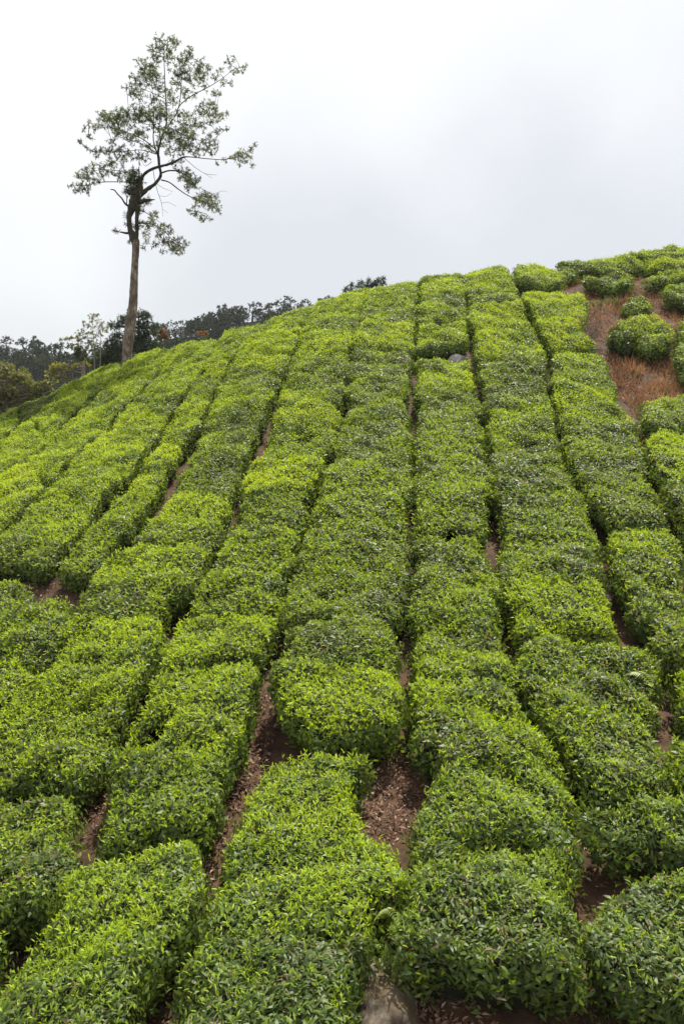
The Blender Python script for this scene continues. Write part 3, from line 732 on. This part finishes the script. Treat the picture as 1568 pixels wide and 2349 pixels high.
def fern(px, py, dx, dy, ln, label):
    p, d = hit(px, py)
    u = np.array([dx, dy]) / math.hypot(dx, dy)
    z0 = float(ztop(*p)) + 0.01
    t = np.linspace(0, 1, 15)
    P = np.stack([p[0] + u[0] * t * ln, p[1] + u[1] * t * ln, z0 + 0.10 * np.sin(t * 2.6) + t * 0.02 + (ztop(p[0] + u[0] * t * ln, p[1] + u[1] * t * ln) - ztop(*p))], 1)
    g = Geo(); g.tube(P, np.linspace(.004, .0015, 15), 4)
    sidev = np.array([-u[1], u[0], 0])
    for s in (-1, 1):
        N = len(t)
        leaves(g, P, sidev[None] * s + np.array([u[0], u[1], 0]) * 0.35 + np.zeros((N, 1)), np.tile([0, -.2, 1.0], (N, 1)), ln * (0.24 * np.sin(np.clip(t * .85 + .12, .08, .97) * math.pi) ** .7 + .02), np.full(N, ln * .05), np.full(N, .3), rng.uniform(.4, 1, N), 'B')
    tag(g.build('fern_frond', [FERN]), label, 'fern', 'fern fronds')
fern(1438, 1548, .35, -.9, .33, 'curled pale fern frond lying on top of a tea bush')
fern(862, 2110, .5, -.6, .18, 'yellow fern frond hanging over the soil above the big boulder')

# ------------------------------------------------------------------ the tall tree on the brow
TREE_D = 27.3
def T(x, y, dz=0.0):                                        # tree close-up print to the world, dz metres towards the back
    return pt(150.1 + x * 0.2872, 66.7 + y * 0.2872, TREE_D + dz)
TS = 0.2872 * TREE_D / F_PX                                 # metres per close-up pixel
foot = pt(292, 818, TREE_D)
foot[2] = float(zground(foot[0], foot[1]))
tall = empty('tall_tree', foot)
tag(tall, 'tall lone tree with mottled trunk and open ragged crown on the hill brow', 'tree')
tr = Geo()
def dens(pts, rad, n):
    pts = np.asarray(pts, float); s = np.concatenate([[0], np.cumsum(np.linalg.norm(np.diff(pts, axis=0), axis=1))])
    t = np.linspace(0, s[-1], n)
    q = np.stack([np.interp(t, s, pts[:, k]) for k in range(3)], 1)
    for _ in range(2): q[1:-1] = .5 * q[1:-1] + .25 * (q[:-2] + q[2:])
    return q, np.interp(t, s, rad)
o2 = lambda x, y: pt(x, y, TREE_D)
low = [foot - [0, 0, .3], o2(291, 822), o2(295, 775), o2(300, 740), o2(306, 700), o2(307.5, 650), o2(310, 600), o2(312.5, 565), T(560, 1690)]
k_ = TREE_D / F_PX
q, r = dens(low, [13.5*k_, 10.8*k_, 12.2*k_, 11.4*k_, 10.2*k_, 8.8*k_, 7.8*k_, 8*k_, 34*TS], 40)
tr.tube(q, r, 14, 0.035)
trunk = tr.build('trunk', [BARK], tall, smooth=True)
up_ = Geo()
def limb(g, pts, sp=0.0):
    P = [T(x, y, sp * i / max(1, len(pts) - 1)) for i, (x, y, _) in enumerate(pts)]
    q, r = dens(P, [w * TS * (.64 if w < 36 else .88) for *_, w in pts], max(6, len(pts) * 4))
    g.tube(q, r, 9 if pts[0][2] > 12 else 6, 0.06)
    LIMBPTS.append(q); LIMBR.append(r)
LIMBPTS, LIMBR = [], []
for L_ in ([(560,1740,29),(552,1680,42),(515,1600,31),(508,1500,30),(540,1400,44),(572,1320,46),(592,1260,36),(600,1220,22)],
           [(565,1700,25),(574,1620,24),(570,1540,22),(574,1470,26),(570,1380,32)]): limb(up_, L_)
up_.build('upper_trunk', [DARKBARK], tall, smooth=True)
LIMBS = [
 ([(590,1270,26),(610,1180,18),(660,1130,18),(740,1100,16),(830,1080,14),(900,1050,13),(930,1020,11),(990,1020,6),(1120,1035,5),(1250,1045,4),(1400,1020,3),(1510,930,2)], -.8),
 ([(585,1340,34),(650,1280,26),(710,1245,20),(765,1180,18),(765,1140,16),(745,1090,17),(750,1030,18),(735,1000,16),(750,930,12),(775,850,10),(810,750,9),(805,600,8),(795,420,6),(788,250,5),(790,130,3)], .2),
 ([(735,1000,11),(700,900,8),(705,760,6),(708,620,4),(690,420,2)], .9),
 ([(765,1150,10),(820,1130,9),(880,1130,8),(940,1150,5),(1040,1240,3)], -1.0),
 ([(780,830,7),(890,680,6),(920,560,6),(925,420,4),(960,240,3)], -.7),
 ([(890,680,7),(905,610,7),(1010,530,6),(1150,460,5),(1260,390,4),(1340,320,3),(1440,300,2)], .7),
 ([(720,960,7),(640,890,6),(540,840,5),(400,800,4),(280,760,3),(190,750,2)], -.9),
 ([(725,990,6),(620,920,5),(500,880,4),(420,830,3),(370,890,2)], 1.0),
 ([(735,1000,6),(600,960,4),(480,980,3),(390,980,3),(240,985,2)], .1),
 ([(580,1230,10),(450,1220,5),(300,1220,5),(200,1240,4),(130,1250,3),(40,1245,2)], -.7),
 ([(590,1180,6),(430,1130,4),(300,1120,3),(150,1150,2)], .6),
 ([(500,1410,14),(480,1400,12),(450,1350,9),(410,1310,8),(395,1285,8),(360,1280,5)], -.3),
 ([(490,1395,7),(492,1330,5)], 0),
 ([(590,1385,30),(640,1370,22),(680,1365,13),(715,1362,4)], -.3),
 ([(592,1260,12),(590,1180,10),(588,1100,6)], 0),
 ([(580,1550,13),(640,1548,8),(700,1560,6),(780,1600,5),(860,1690,4),(960,1720,3)], -.8),
 ([(585,1450,8),(620,1450,5),(680,1490,4),(740,1500,3)], .6),
 ([(515,1630,18),(480,1630,14),(450,1622,10),(420,1620,3),(385,1612,7)], 0),
 ([(765,1205,9),(830,1220,7),(890,1270,7),(960,1320,6),(1040,1360,5),(1150,1400,3)], .8),
 ([(1040,1360,4),(1035,1450,3)], .0),
 ([(790,780,6),(860,800,5),(960,850,4),(1100,900,3),(1190,930,2)], -.9),
 ([(800,700,5),(940,760,4),(1090,780,3),(1200,690,2)], .9),
 ([(800,560,5),(720,520,4),(620,480,3),(490,470,2)], -.6),
]
for L_, sp in LIMBS:
    b = Geo(); limb(b, L_, sp); b.build('limb', [DARKBARK if L_[0][2] > 5 else TWIG], tall, smooth=True)
tw = Geo()
for L_ in ([(700,1120,4),(715,1220,4),(740,1310,4),(770,1390,3),(780,1500,1.5)], [(610,1150,6),(597,1220,5),(595,1300,4),(605,1370,2)], [(950,1030,4),(1040,1110,3),(1120,1160,3),(1210,1165,1.5)],
           [(770,1390,2.5),(820,1380,2),(885,1415,1.5)], [(1130,1340,2.5),(1200,1310,2),(1260,1290,1.5),(1300,1305,1)], [(720,1230,3),(780,1270,2.5),(860,1300,1.5)], [(690,1060,4),(640,1100,3),(610,1060,2)],
           [(1120,1160,2),(1170,1190,1.5)], [(745,1330,2),(800,1340,2),(850,1310,1.5)], [(780,1440,2),(820,1470,1.5)]):
    limb(tw, L_, rng.uniform(-.3, .3)); LIMBPTS.pop(); LIMBR.pop()
CL = """750,80,50 840,80,45 870,110,50 700,170,50 770,150,50 830,190,65 730,230,50 820,240,50 990,180,45 970,230,50 1000,140,25 920,260,60 570,245,25 610,260,30 700,290,70 610,320,55 680,360,80 730,390,70 640,390,60 560,390,40 600,440,60 500,470,45 540,520,45 590,530,60 520,380,20 740,480,50 830,500,60 890,430,50 900,370,70 960,340,55 1000,410,60 1060,330,60 1090,280,50 1140,320,40 1080,390,60 1100,370,40 720,550,60 860,560,60 950,520,50 1030,530,35 1110,480,30 1200,510,40 1230,515,15 1270,430,35 1320,430,28 1200,380,35 1240,330,30 1310,260,42 1350,220,25 1340,330,38 1400,330,30 1440,300,28
600,660,80 500,670,75 430,700,80 350,720,80 300,700,55 290,770,45 230,780,35 190,750,25 390,760,70 460,740,70 560,720,70 640,700,70 690,640,60 760,640,60 740,700,60 790,690,60 830,720,45 910,690,55 980,690,50 1060,660,45 1100,640,50 1140,600,50 1180,610,40 1150,690,60 1200,680,50 1250,690,35 1290,670,18 1220,740,20 1160,740,35 1090,780,45 1030,750,60 460,820,60 560,830,60 620,830,50 520,880,60 420,830,45 700,760,60 760,800,50 780,860,70 840,830,80 900,880,80 960,820,70 940,780,50 1030,850,45 990,930,80 930,930,60 1060,960,60 1120,920,60 1190,930,45 1170,1000,35 1150,850,30 1200,810,35 1280,800,28 1240,810,20
160,800,22 180,840,26 200,880,20 130,900,22 110,895,12 170,950,25 240,980,50 300,980,35 370,890,40 390,980,60 440,960,50 350,1000,40 500,990,50 570,1030,50 450,1040,45 640,1020,40 680,960,45 640,940,45 740,930,45 820,960,50 350,1090,50 280,1110,50 220,1110,45 150,1140,45 100,1180,40 170,1190,60 230,1200,45 290,1170,45 370,1150,45 430,1190,40 380,1070,40 130,1240,40 40,1245,25 100,1300,38 150,1280,45 190,1260,35 270,1220,25 480,1140,55 550,1150,55 520,1200,50
960,1150,60 990,1200,70 950,1190,50 1030,1240,50 1000,1270,40 1060,1200,28 900,1130,35 1080,1330,60 1100,1380,60 1150,1340,50 1190,1390,60 1150,1420,50 1210,1450,38 1060,1370,40 1190,1330,38 1010,1450,38 1040,1470,38 1080,1510,40 1130,1510,28 1170,1520,16 1270,1040,28 1330,1030,38 1380,980,32 1400,1020,50 1450,1000,40 1480,960,32 1510,920,22 1440,1060,28 1490,1085,25 1390,1090,26 1210,1080,16
680,1490,38 730,1480,35 640,1560,45 700,1560,50 760,1580,50 820,1580,38 830,1620,38 750,1640,38 650,1620,38 640,1690,35 620,1750,28 720,1720,38 780,1700,48 850,1700,60 870,1740,60 920,1750,48 960,1720,30 910,1680,38 780,1775,26 930,1790,25 860,1050,38 900,1000,35 930,1060,25 510,1700,22"""
LP = np.concatenate(LIMBPTS); LR = np.concatenate(LIMBR)
def tufts(g, C, n_leaf, L, wfac, vals):
    """star-like rosettes of narrow leaves at C"""
    b = np.repeat(C, n_leaf, 0); N = len(b)
    ax = np.repeat(norm(rng.normal(size=C.shape) + [0, 0, .5]), n_leaf, 0)
    d = norm(rng.normal(size=(N, 3)) + ax * .45)
    l = L * rng.uniform(.6, 1.2, N)
    leaves(g, b, d, norm(rng.normal(size=(N, 3)) + [0, 0, .6]), l, l * wfac, rng.uniform(0, .4, N), np.repeat(vals, n_leaf) + rng.normal(size=N) * .12, 'B')
crown = Geo()
for it in CL.split():
    x, y, rr = map(float, it.split(','))
    flat = T(x, y)
    near_i = np.argmin((LP[:, 0] - flat[0]) ** 2 + (LP[:, 2] - flat[2]) ** 2 + (LR > .06) * 9)
    att = LP[near_i]
    c = T(x, y, (att[1] - flat[1]) + rng.normal() * 0.3)
    n = max(4, int(rr * rr / 145))
    off = rng.normal(size=(n, 3)); off = norm(off) * (rng.random((n, 1)) ** .5) * rr * TS * 1.12 * np.array([1, 1.15, .9])
    C = c + off
    mid = (att + c) / 2 + rng.normal(size=3) * .05
    tw.tube([att, mid, c], [.012, .009, .006], 4)
    for k in range(n):
        m2 = (c + C[k]) / 2 + rng.normal(size=3) * .02
        tw.tube([c, m2, C[k]], [.006, .004, .003], 3)
    tufts(crown, C, 9, 0.10, .24, rng.normal(.5, .16, n))
tw.build('twig_work', [TWIG], tall)
crown.build('crown', [TREELEAF], tall)
ep = Geo()
for x, y, rr, n in ((545,1270,75,60),(580,1215,50,30),(505,1290,42,26),(575,1330,50,30),(545,1180,55,26),(560,1420,45,14),(600,1450,40,14),(505,1560,30,8),(575,1560,28,14),(540,1600,35,10),(650,1370,40,14),(400,1615,25,5),(495,1480,25,6)):
    off = norm(rng.normal(size=(n, 3))) * rng.random((n, 1)) ** .5 * rr * TS
    tufts(ep, T(x, y) + off, 10, .15, .13, rng.normal(.4, .25, n))
ep.build('epiphyte_clump', [EPIPHYTE], tall)

# ------------------------------------------------------------------ trees and shrubs behind the brow
def clump_tree(name, label, cat, px, base_y, d, crown_px, leaf_mat_, bark, trunk_r, leaf=0.09, wfac=.4, dens_=1.0, group=None, n_leaf=8, lean=0, trunks=None, depthf=0.6, base=None, gval=.5):
    """crown_px: list of (x, y, r) print-pixel blobs; each becomes a ball of leaf tufts at the tree's own depth"""
    k = d / F_PX
    b = pt(px, base_y, d) if base is None else base
    zg = float(ground_z(np.array([b[0]]), np.array([b[1]]))[0])
    if d < 60: b = np.array([b[0], b[1], min(b[2], zg)])
    root = empty(name, b)
    tag(root, label, cat, group)
    blobs = [(pt(x, y, d) + [0, rng.normal() * r * k * depthf, 0], r * k) for x, y, r in crown_px]
    g = Geo()
    tops = trunks or [(px + lean, min(y for _, y, _ in crown_px) + 12)]
    for tx, ty in tops:
        e_ = pt(tx, ty, d)
        q, r = dens([b - [0, 0, .3], b + (e_ - b) * .35 + rng.normal(size=3) * [.1, .1, 0] * k * 40, b + (e_ - b) * .7, e_], [trunk_r * 1.25, trunk_r, trunk_r * .6, trunk_r * .2], 14)
        g.tube(q, r, 8, .05)
        for c, rr in blobs:
            if rng.random() < 1.0 / len(tops) + .2:
                j = int(np.argmin(np.linalg.norm(q - (c - [0, 0, rr * .8]), axis=1)))
                mid = (q[j] + c) / 2 + rng.normal(size=3) * rr * .12
                g.tube([q[j], mid, c], [r[j] * .5 + .004, r[j] * .35 + .003, .004 + r[j] * .1], 5)
    g.build('trunk', [bark], root, smooth=True)
    h = Geo()
    for c, rr in blobs:
        n = max(6, int(dens_ * 26 * (rr / (leaf * 4)) ** 2))
        off = norm(rng.normal(size=(n, 3))) * (rng.random((n, 1)) ** .42) * rr * np.array([1, 1, .85])
        tufts(h, c + off, n_leaf, leaf, wfac, rng.normal(gval, .2, n))
    h.build('crown', [leaf_mat_], root)
    return root

def blob(x, y, rx, ry, n, r0, r1):
    a = rng.uniform(0, 2 * math.pi, n); s = np.sqrt(rng.random(n))
    return [(x + rx * s_ * math.cos(a_), y + ry * s_ * math.sin(a_), rng.uniform(r0, r1)) for a_, s_ in zip(a, s)]

clump_tree('conifer_tree', 'dark conifer tree standing right behind the tall trunk', 'tree', 318, 812, 36,
           blob(295,765,40,40,34,10,17) + blob(330,760,28,40,26,9,15) + [(318,716,9),(312,722,10),(337,728,9),(340,722,7),(346,740,9),(272,738,9),(268,745,9),(262,752,8),(256,742,5),(255,748,6),(356,757,7),(352,762,8),(360,754,4),(280,735,8),(290,728,8),(298,716,7),(330,720,8)],
           CONIFER, DARKBARK, .16, leaf=.16, wfac=.22, dens_=1.5)
clump_tree('sparse_tree', 'pale thin leaved tree with see-through crown between two dark thickets', 'tree', 224, 850, 34,
           [(213,722,9),(205,727,8),(222,722,8),(214,735,10),(226,737,9),(200,745,9),(194,738,6),(210,748,9),(236,742,8),(243,748,8),(228,754,9),(190,760,8),(202,765,8),(216,764,10),(182,766,7),(175,772,7),(166,774,6),(158,776,5),(150,778,4),(141,779,3),(240,756,7),(222,776,9),(208,780,8),(232,768,8),(245,760,5),(195,775,5),(180,780,4),(214,790,7)],
           PALELEAF, TWIG, .028, leaf=.085, wfac=.42, dens_=.34, trunks=[(212,730),(176,774),(232,746)])
clump_tree('sparse_tree', 'small brown twiggy tree with a bare pale stem beside the yellow shrub', 'tree', 201, 856, 33.5,
           blob(187,795,24,18,12,7,12) + blob(190,815,26,14,10,7,11), BROWNLEAF, TWIG, .03, leaf=.1, dens_=.45, trunks=[(190,782),(180,790)], gval=.2)
clump_tree('understorey_shrub', 'dark mixed thicket between the sparse tree and the conifer', 'shrub', 245, 850, 36,
           blob(250,805,36,30,30,9,15) + blob(230,830,40,18,22,9,13) + blob(275,800,22,30,18,9,14) + blob(330,795,40,14,22,8,12), CONIFER, DARKBARK, .1, leaf=.14, wfac=.3, dens_=1.1, gval=.75)
clump_tree('umbrella_shrub', 'yellow green flat crowned shrub standing over the brow of the tea slope', 'shrub', 180, 880, 33,
           blob(145,842,34,9,22,5,9) + blob(122,858,18,11,10,5,8) + blob(150,868,24,10,7,4,6) + [(200,834,5),(186,832,6),(206,838,3),(172,836,7)], YELLOWLEAF, TWIG, .03, leaf=.08, wfac=.42, dens_=1.5, trunks=[(140,850),(165,842),(190,842)], gval=.75)
clump_tree('olive_tree', 'rounded olive brown tree at the frame edge below the wood', 'tree', 15, 990, 31,
           blob(5,885,62,56,75,11,18) + blob(50,905,34,40,26,9,14) + [(10,832,10),(30,842,10),(55,862,10),(75,885,9),(85,900,7)], BROWNLEAF, TWIG, .12, leaf=.10, wfac=.42, dens_=1.5, gval=.8)
clump_tree('olive_shrub', 'low olive shrub between the olive brown tree and the yellow flat crowned shrub', 'shrub', 100, 930, 31, blob(112,885,30,14,16,6,10) + blob(80,905,20,12,10,6,9), BROWNLEAF, TWIG, .05, leaf=.1, dens_=.9, gval=.6)
clump_tree('rusty_shrub', 'upright rust coloured shrub beside the dark conifer', 'shrub', 376, 800, 38, blob(375,770,9,13,12,4,7) + [(372,756,4),(380,760,4)], RUSTLEAF, TWIG, .05, leaf=.1, dens_=.8, gval=.35)
clump_tree('rusty_shrub', 'small orange shrub peeping over the tea brow below the far ridge', 'shrub', 464, 775, 34, blob(464,765,12,4,9,3,6), RUSTLEAF, TWIG, .04, leaf=.07, dens_=.9, gval=.7)
clump_tree('flat_tree', 'dark flat topped tree just over the tea crest in the middle', 'tree', 845, 690, 42,
           [(800,667,9),(795,664,7),(790,669,6),(812,660,10),(820,652,9),(826,648,7),(836,651,8),(845,654,9),(855,648,8),(862,646,8),(870,644,7),(877,640,5),(872,652,8),(860,656,9),(848,660,8),(830,662,10),(818,668,9),(805,672,8),(845,643,5),(880,648,5),(806,654,4),(838,668,6),(868,660,7)],
           CONIFER, DARKBARK, .14, leaf=.2, wfac=.2, dens_=1.1, trunks=[(840,660),(862,652)])

# far wooded hill
HILL = [(-200,815),(0,800),(60,795),(130,800),(180,805),(260,800),(370,762),(440,752),(520,722),(600,712),(680,702),(760,698),(900,700),(1100,720),(1600,760)]
hx = np.linspace(-400, 1700, 90); ridge_y = np.interp(hx, [a for a, _ in HILL], [b for _, b in HILL]) + np.interp(hx, [100, 350, 600, 760], [20, 24, 22, 30])
Hs = []
for d in (60, 75, 90, 110, 130, 150, 165, 200):
    t = np.clip((d - 60) / 90, 0, 1)
    yy = ridge_y + (1 - t) * 190 if d <= 150 else ridge_y + (d - 150) * 1.2
    Hs.append([pt(x, y + (vnoise(np.array([x]), np.array([d * 3.]), 60)[0] - .5) * 14, d) for x, y in zip(hx, yy)])
Hs = np.array(Hs)
nh, nw = Hs.shape[:2]
ii, jj = np.meshgrid(np.arange(nh - 1), np.arange(nw - 1), indexing='ij')
hq = np.stack([ii * nw + jj, ii * nw + jj + 1, (ii + 1) * nw + jj + 1, (ii + 1) * nw + jj], -1).reshape(-1, 4)
tag(mesh_obj('far_hill', Hs.reshape(-1, 3), [hq], [FORESTFLOOR], smooth=True), kind='structure')
wood = Geo()
def wood_crown(c, R, H, v):
    n = int(95)
    off = norm(rng.normal(size=(n, 3)) + [0, -.3, .35]) * (rng.random((n, 1)) ** .3) * np.array([R, R, H])
    tufts(wood, c + off, 8, R * .22, .5, rng.normal(v, .15, n))
for row in range(0, 6):
    for x in np.arange(-120, 720, 17 if row > 2 else 26):
        xx = x + rng.normal() * 9
        if 300 < xx < 330: continue
        j = int(np.clip((xx + 400) / 2100 * 89, 0, 89))
        p = Hs[row, j] + [rng.normal() * 1.0, rng.normal() * 5, 0]
        R = rng.uniform(1.1, 2.1) * (1.15 if row > 3 else .9)
        top = p + [0, 0, R * 1.7]
        dd_ = top[1] * cp - top[2] * sp_
        if CY - (top[1] * sp_ + top[2] * cp) / dd_ * F_PX < np.interp(xx, [a for a, _ in HILL], [b_ for _, b_ in HILL]) - 20: continue
        wood_crown(p + [0, 0, R * .6], R, R * rng.uniform(.8, 1.2), np.clip(rng.normal(.38, .24), 0, 1))
for xx in np.arange(-60, 700, 8):
    for row in (3, 4, 5):
        j = int(np.clip((xx + rng.normal() * 5 + 400) / 2100 * 89, 0, 89)); R = rng.uniform(.7, 1.2)
        wood_crown(Hs[row, j] + [rng.normal() * .6, rng.normal() * 3, R * .5], R, R, np.clip(rng.normal(.4, .25), 0, 1))
tag(wood.build('far_wood', [FARLEAF]), 'mixed dark wood covering the far hillside', None, None, 'stuff')
def far_tree(label, px, y0, blobs_, d=150, name='forest_tree', dens_=1.0, gval=.3):
    clump_tree(name, label, 'tree', px, y0, d, blobs_, FARLEAF, DARKBARK, .22, leaf=.40, wfac=.42, dens_=dens_ * 1.5, group='trees on the far ridge', n_leaf=8, gval=gval)
far_tree('broad crowned far tree on the frame edge above the olive brown tree', 15, 810, [(8,785,9),(18,778,8),(26,783,8),(14,776,5),(3,790,8)])
far_tree('thin round topped far tree, the wider of a see-through pair', 52, 810, [(46,782,6),(54,777,6),(60,784,6),(50,788,6),(42,788,4)], dens_=.55)
far_tree('narrow far tree, the slimmer of a see-through pair', 80, 810, [(80,775,5),(77,783,5),(84,783,5),(88,788,4),(74,789,4)], dens_=.55)
far_tree('flat crowned far tree on the ridge between thin pair and pale sparse tree', 140, 815, [(125,794,8),(135,790,9),(146,790,9),(156,795,8),(140,797,8)])
far_tree('low far tree half behind the sparse tree', 175, 820, [(168,800,7),(178,798,8),(188,802,8)])
far_tree('long flat far tree beside the conifer at the lower end of its ridge', 400, 770, [(382,745,7),(390,741,8),(402,744,8),(412,740,8),(420,743,8),(378,750,6),(430,747,7)])
far_tree('spreading far tree with gaps below its crown on the middle ridge', 452, 765, [(440,744,7),(450,738,7),(460,741,8),(470,744,8)], dens_=.8)
far_tree('tallest twin topped far tree on the middle ridge', 505, 765, [(501,704,5),(502,712,6),(512,708,6),(515,702,4),(508,720,8),(500,722,8),(518,720,9),(495,732,9),(510,734,10),(525,730,9)])
far_tree('domed far tree downhill of the twin topped one', 486, 768, [(478,730,7),(486,724,7),(492,728,8),(480,738,8)])
far_tree('pointed far tree just uphill of the twin topped one', 548, 755, [(546,719,5),(552,722,6),(542,727,7),(554,730,7),(547,735,9)])
far_tree('broad far tree with a level top in the middle of the ridge', 580, 745, [(572,701,6),(580,697,7),(590,698,6),(598,702,6),(570,710,8),(583,708,9),(598,711,8),(606,708,6)])
far_tree('pale bare topped far tree beside the level topped one', 617, 735, [(612,702,5),(620,698,5),(628,700,5),(618,708,6)], dens_=.4, gval=.8)
far_tree('wide dark far tree above the tea brow', 650, 730, [(638,694,6),(648,690,7),(656,684,5),(664,685,7),(672,690,6),(650,697,8),(665,697,8),(634,700,6)])
far_tree('small far tree nearest the upper end of the tea brow', 698, 720, [(692,695,5),(700,691,6),(708,696,5)])
far_tree('tiny far tree just showing above the tea brow', 733, 705, [(730,690,4),(736,688,4)])
far_tree('little dark far tree, highest one up the ridge', 752, 700, [(747,685,4),(754,682,5),(760,686,4)])

# ------------------------------------------------------------------ thin mountain air
hv = np.array([(x, y, z) for x in (-430., 430.) for y in (-330., 430.) for z in (-33., 40.)])
hm, HN, HL = new_mat('haze_air')
ho = HN.new('ShaderNodeOutputMaterial'); hp = HN.new('ShaderNodeVolumePrincipled')
hp.inputs['Color'].default_value = (.88, .93, 1, 1); hp.inputs['Density'].default_value = 0.0003; hp.inputs['Anisotropy'].default_value = 0.0
HL.new(hp.outputs[0], ho.inputs['Volume'])
tag(mesh_obj('haze', hv, [np.array([[0, 1, 3, 2], [4, 6, 7, 5], [0, 4, 5, 1], [2, 3, 7, 6], [0, 2, 6, 4], [1, 5, 7, 3]])], [hm]), kind='stuff')
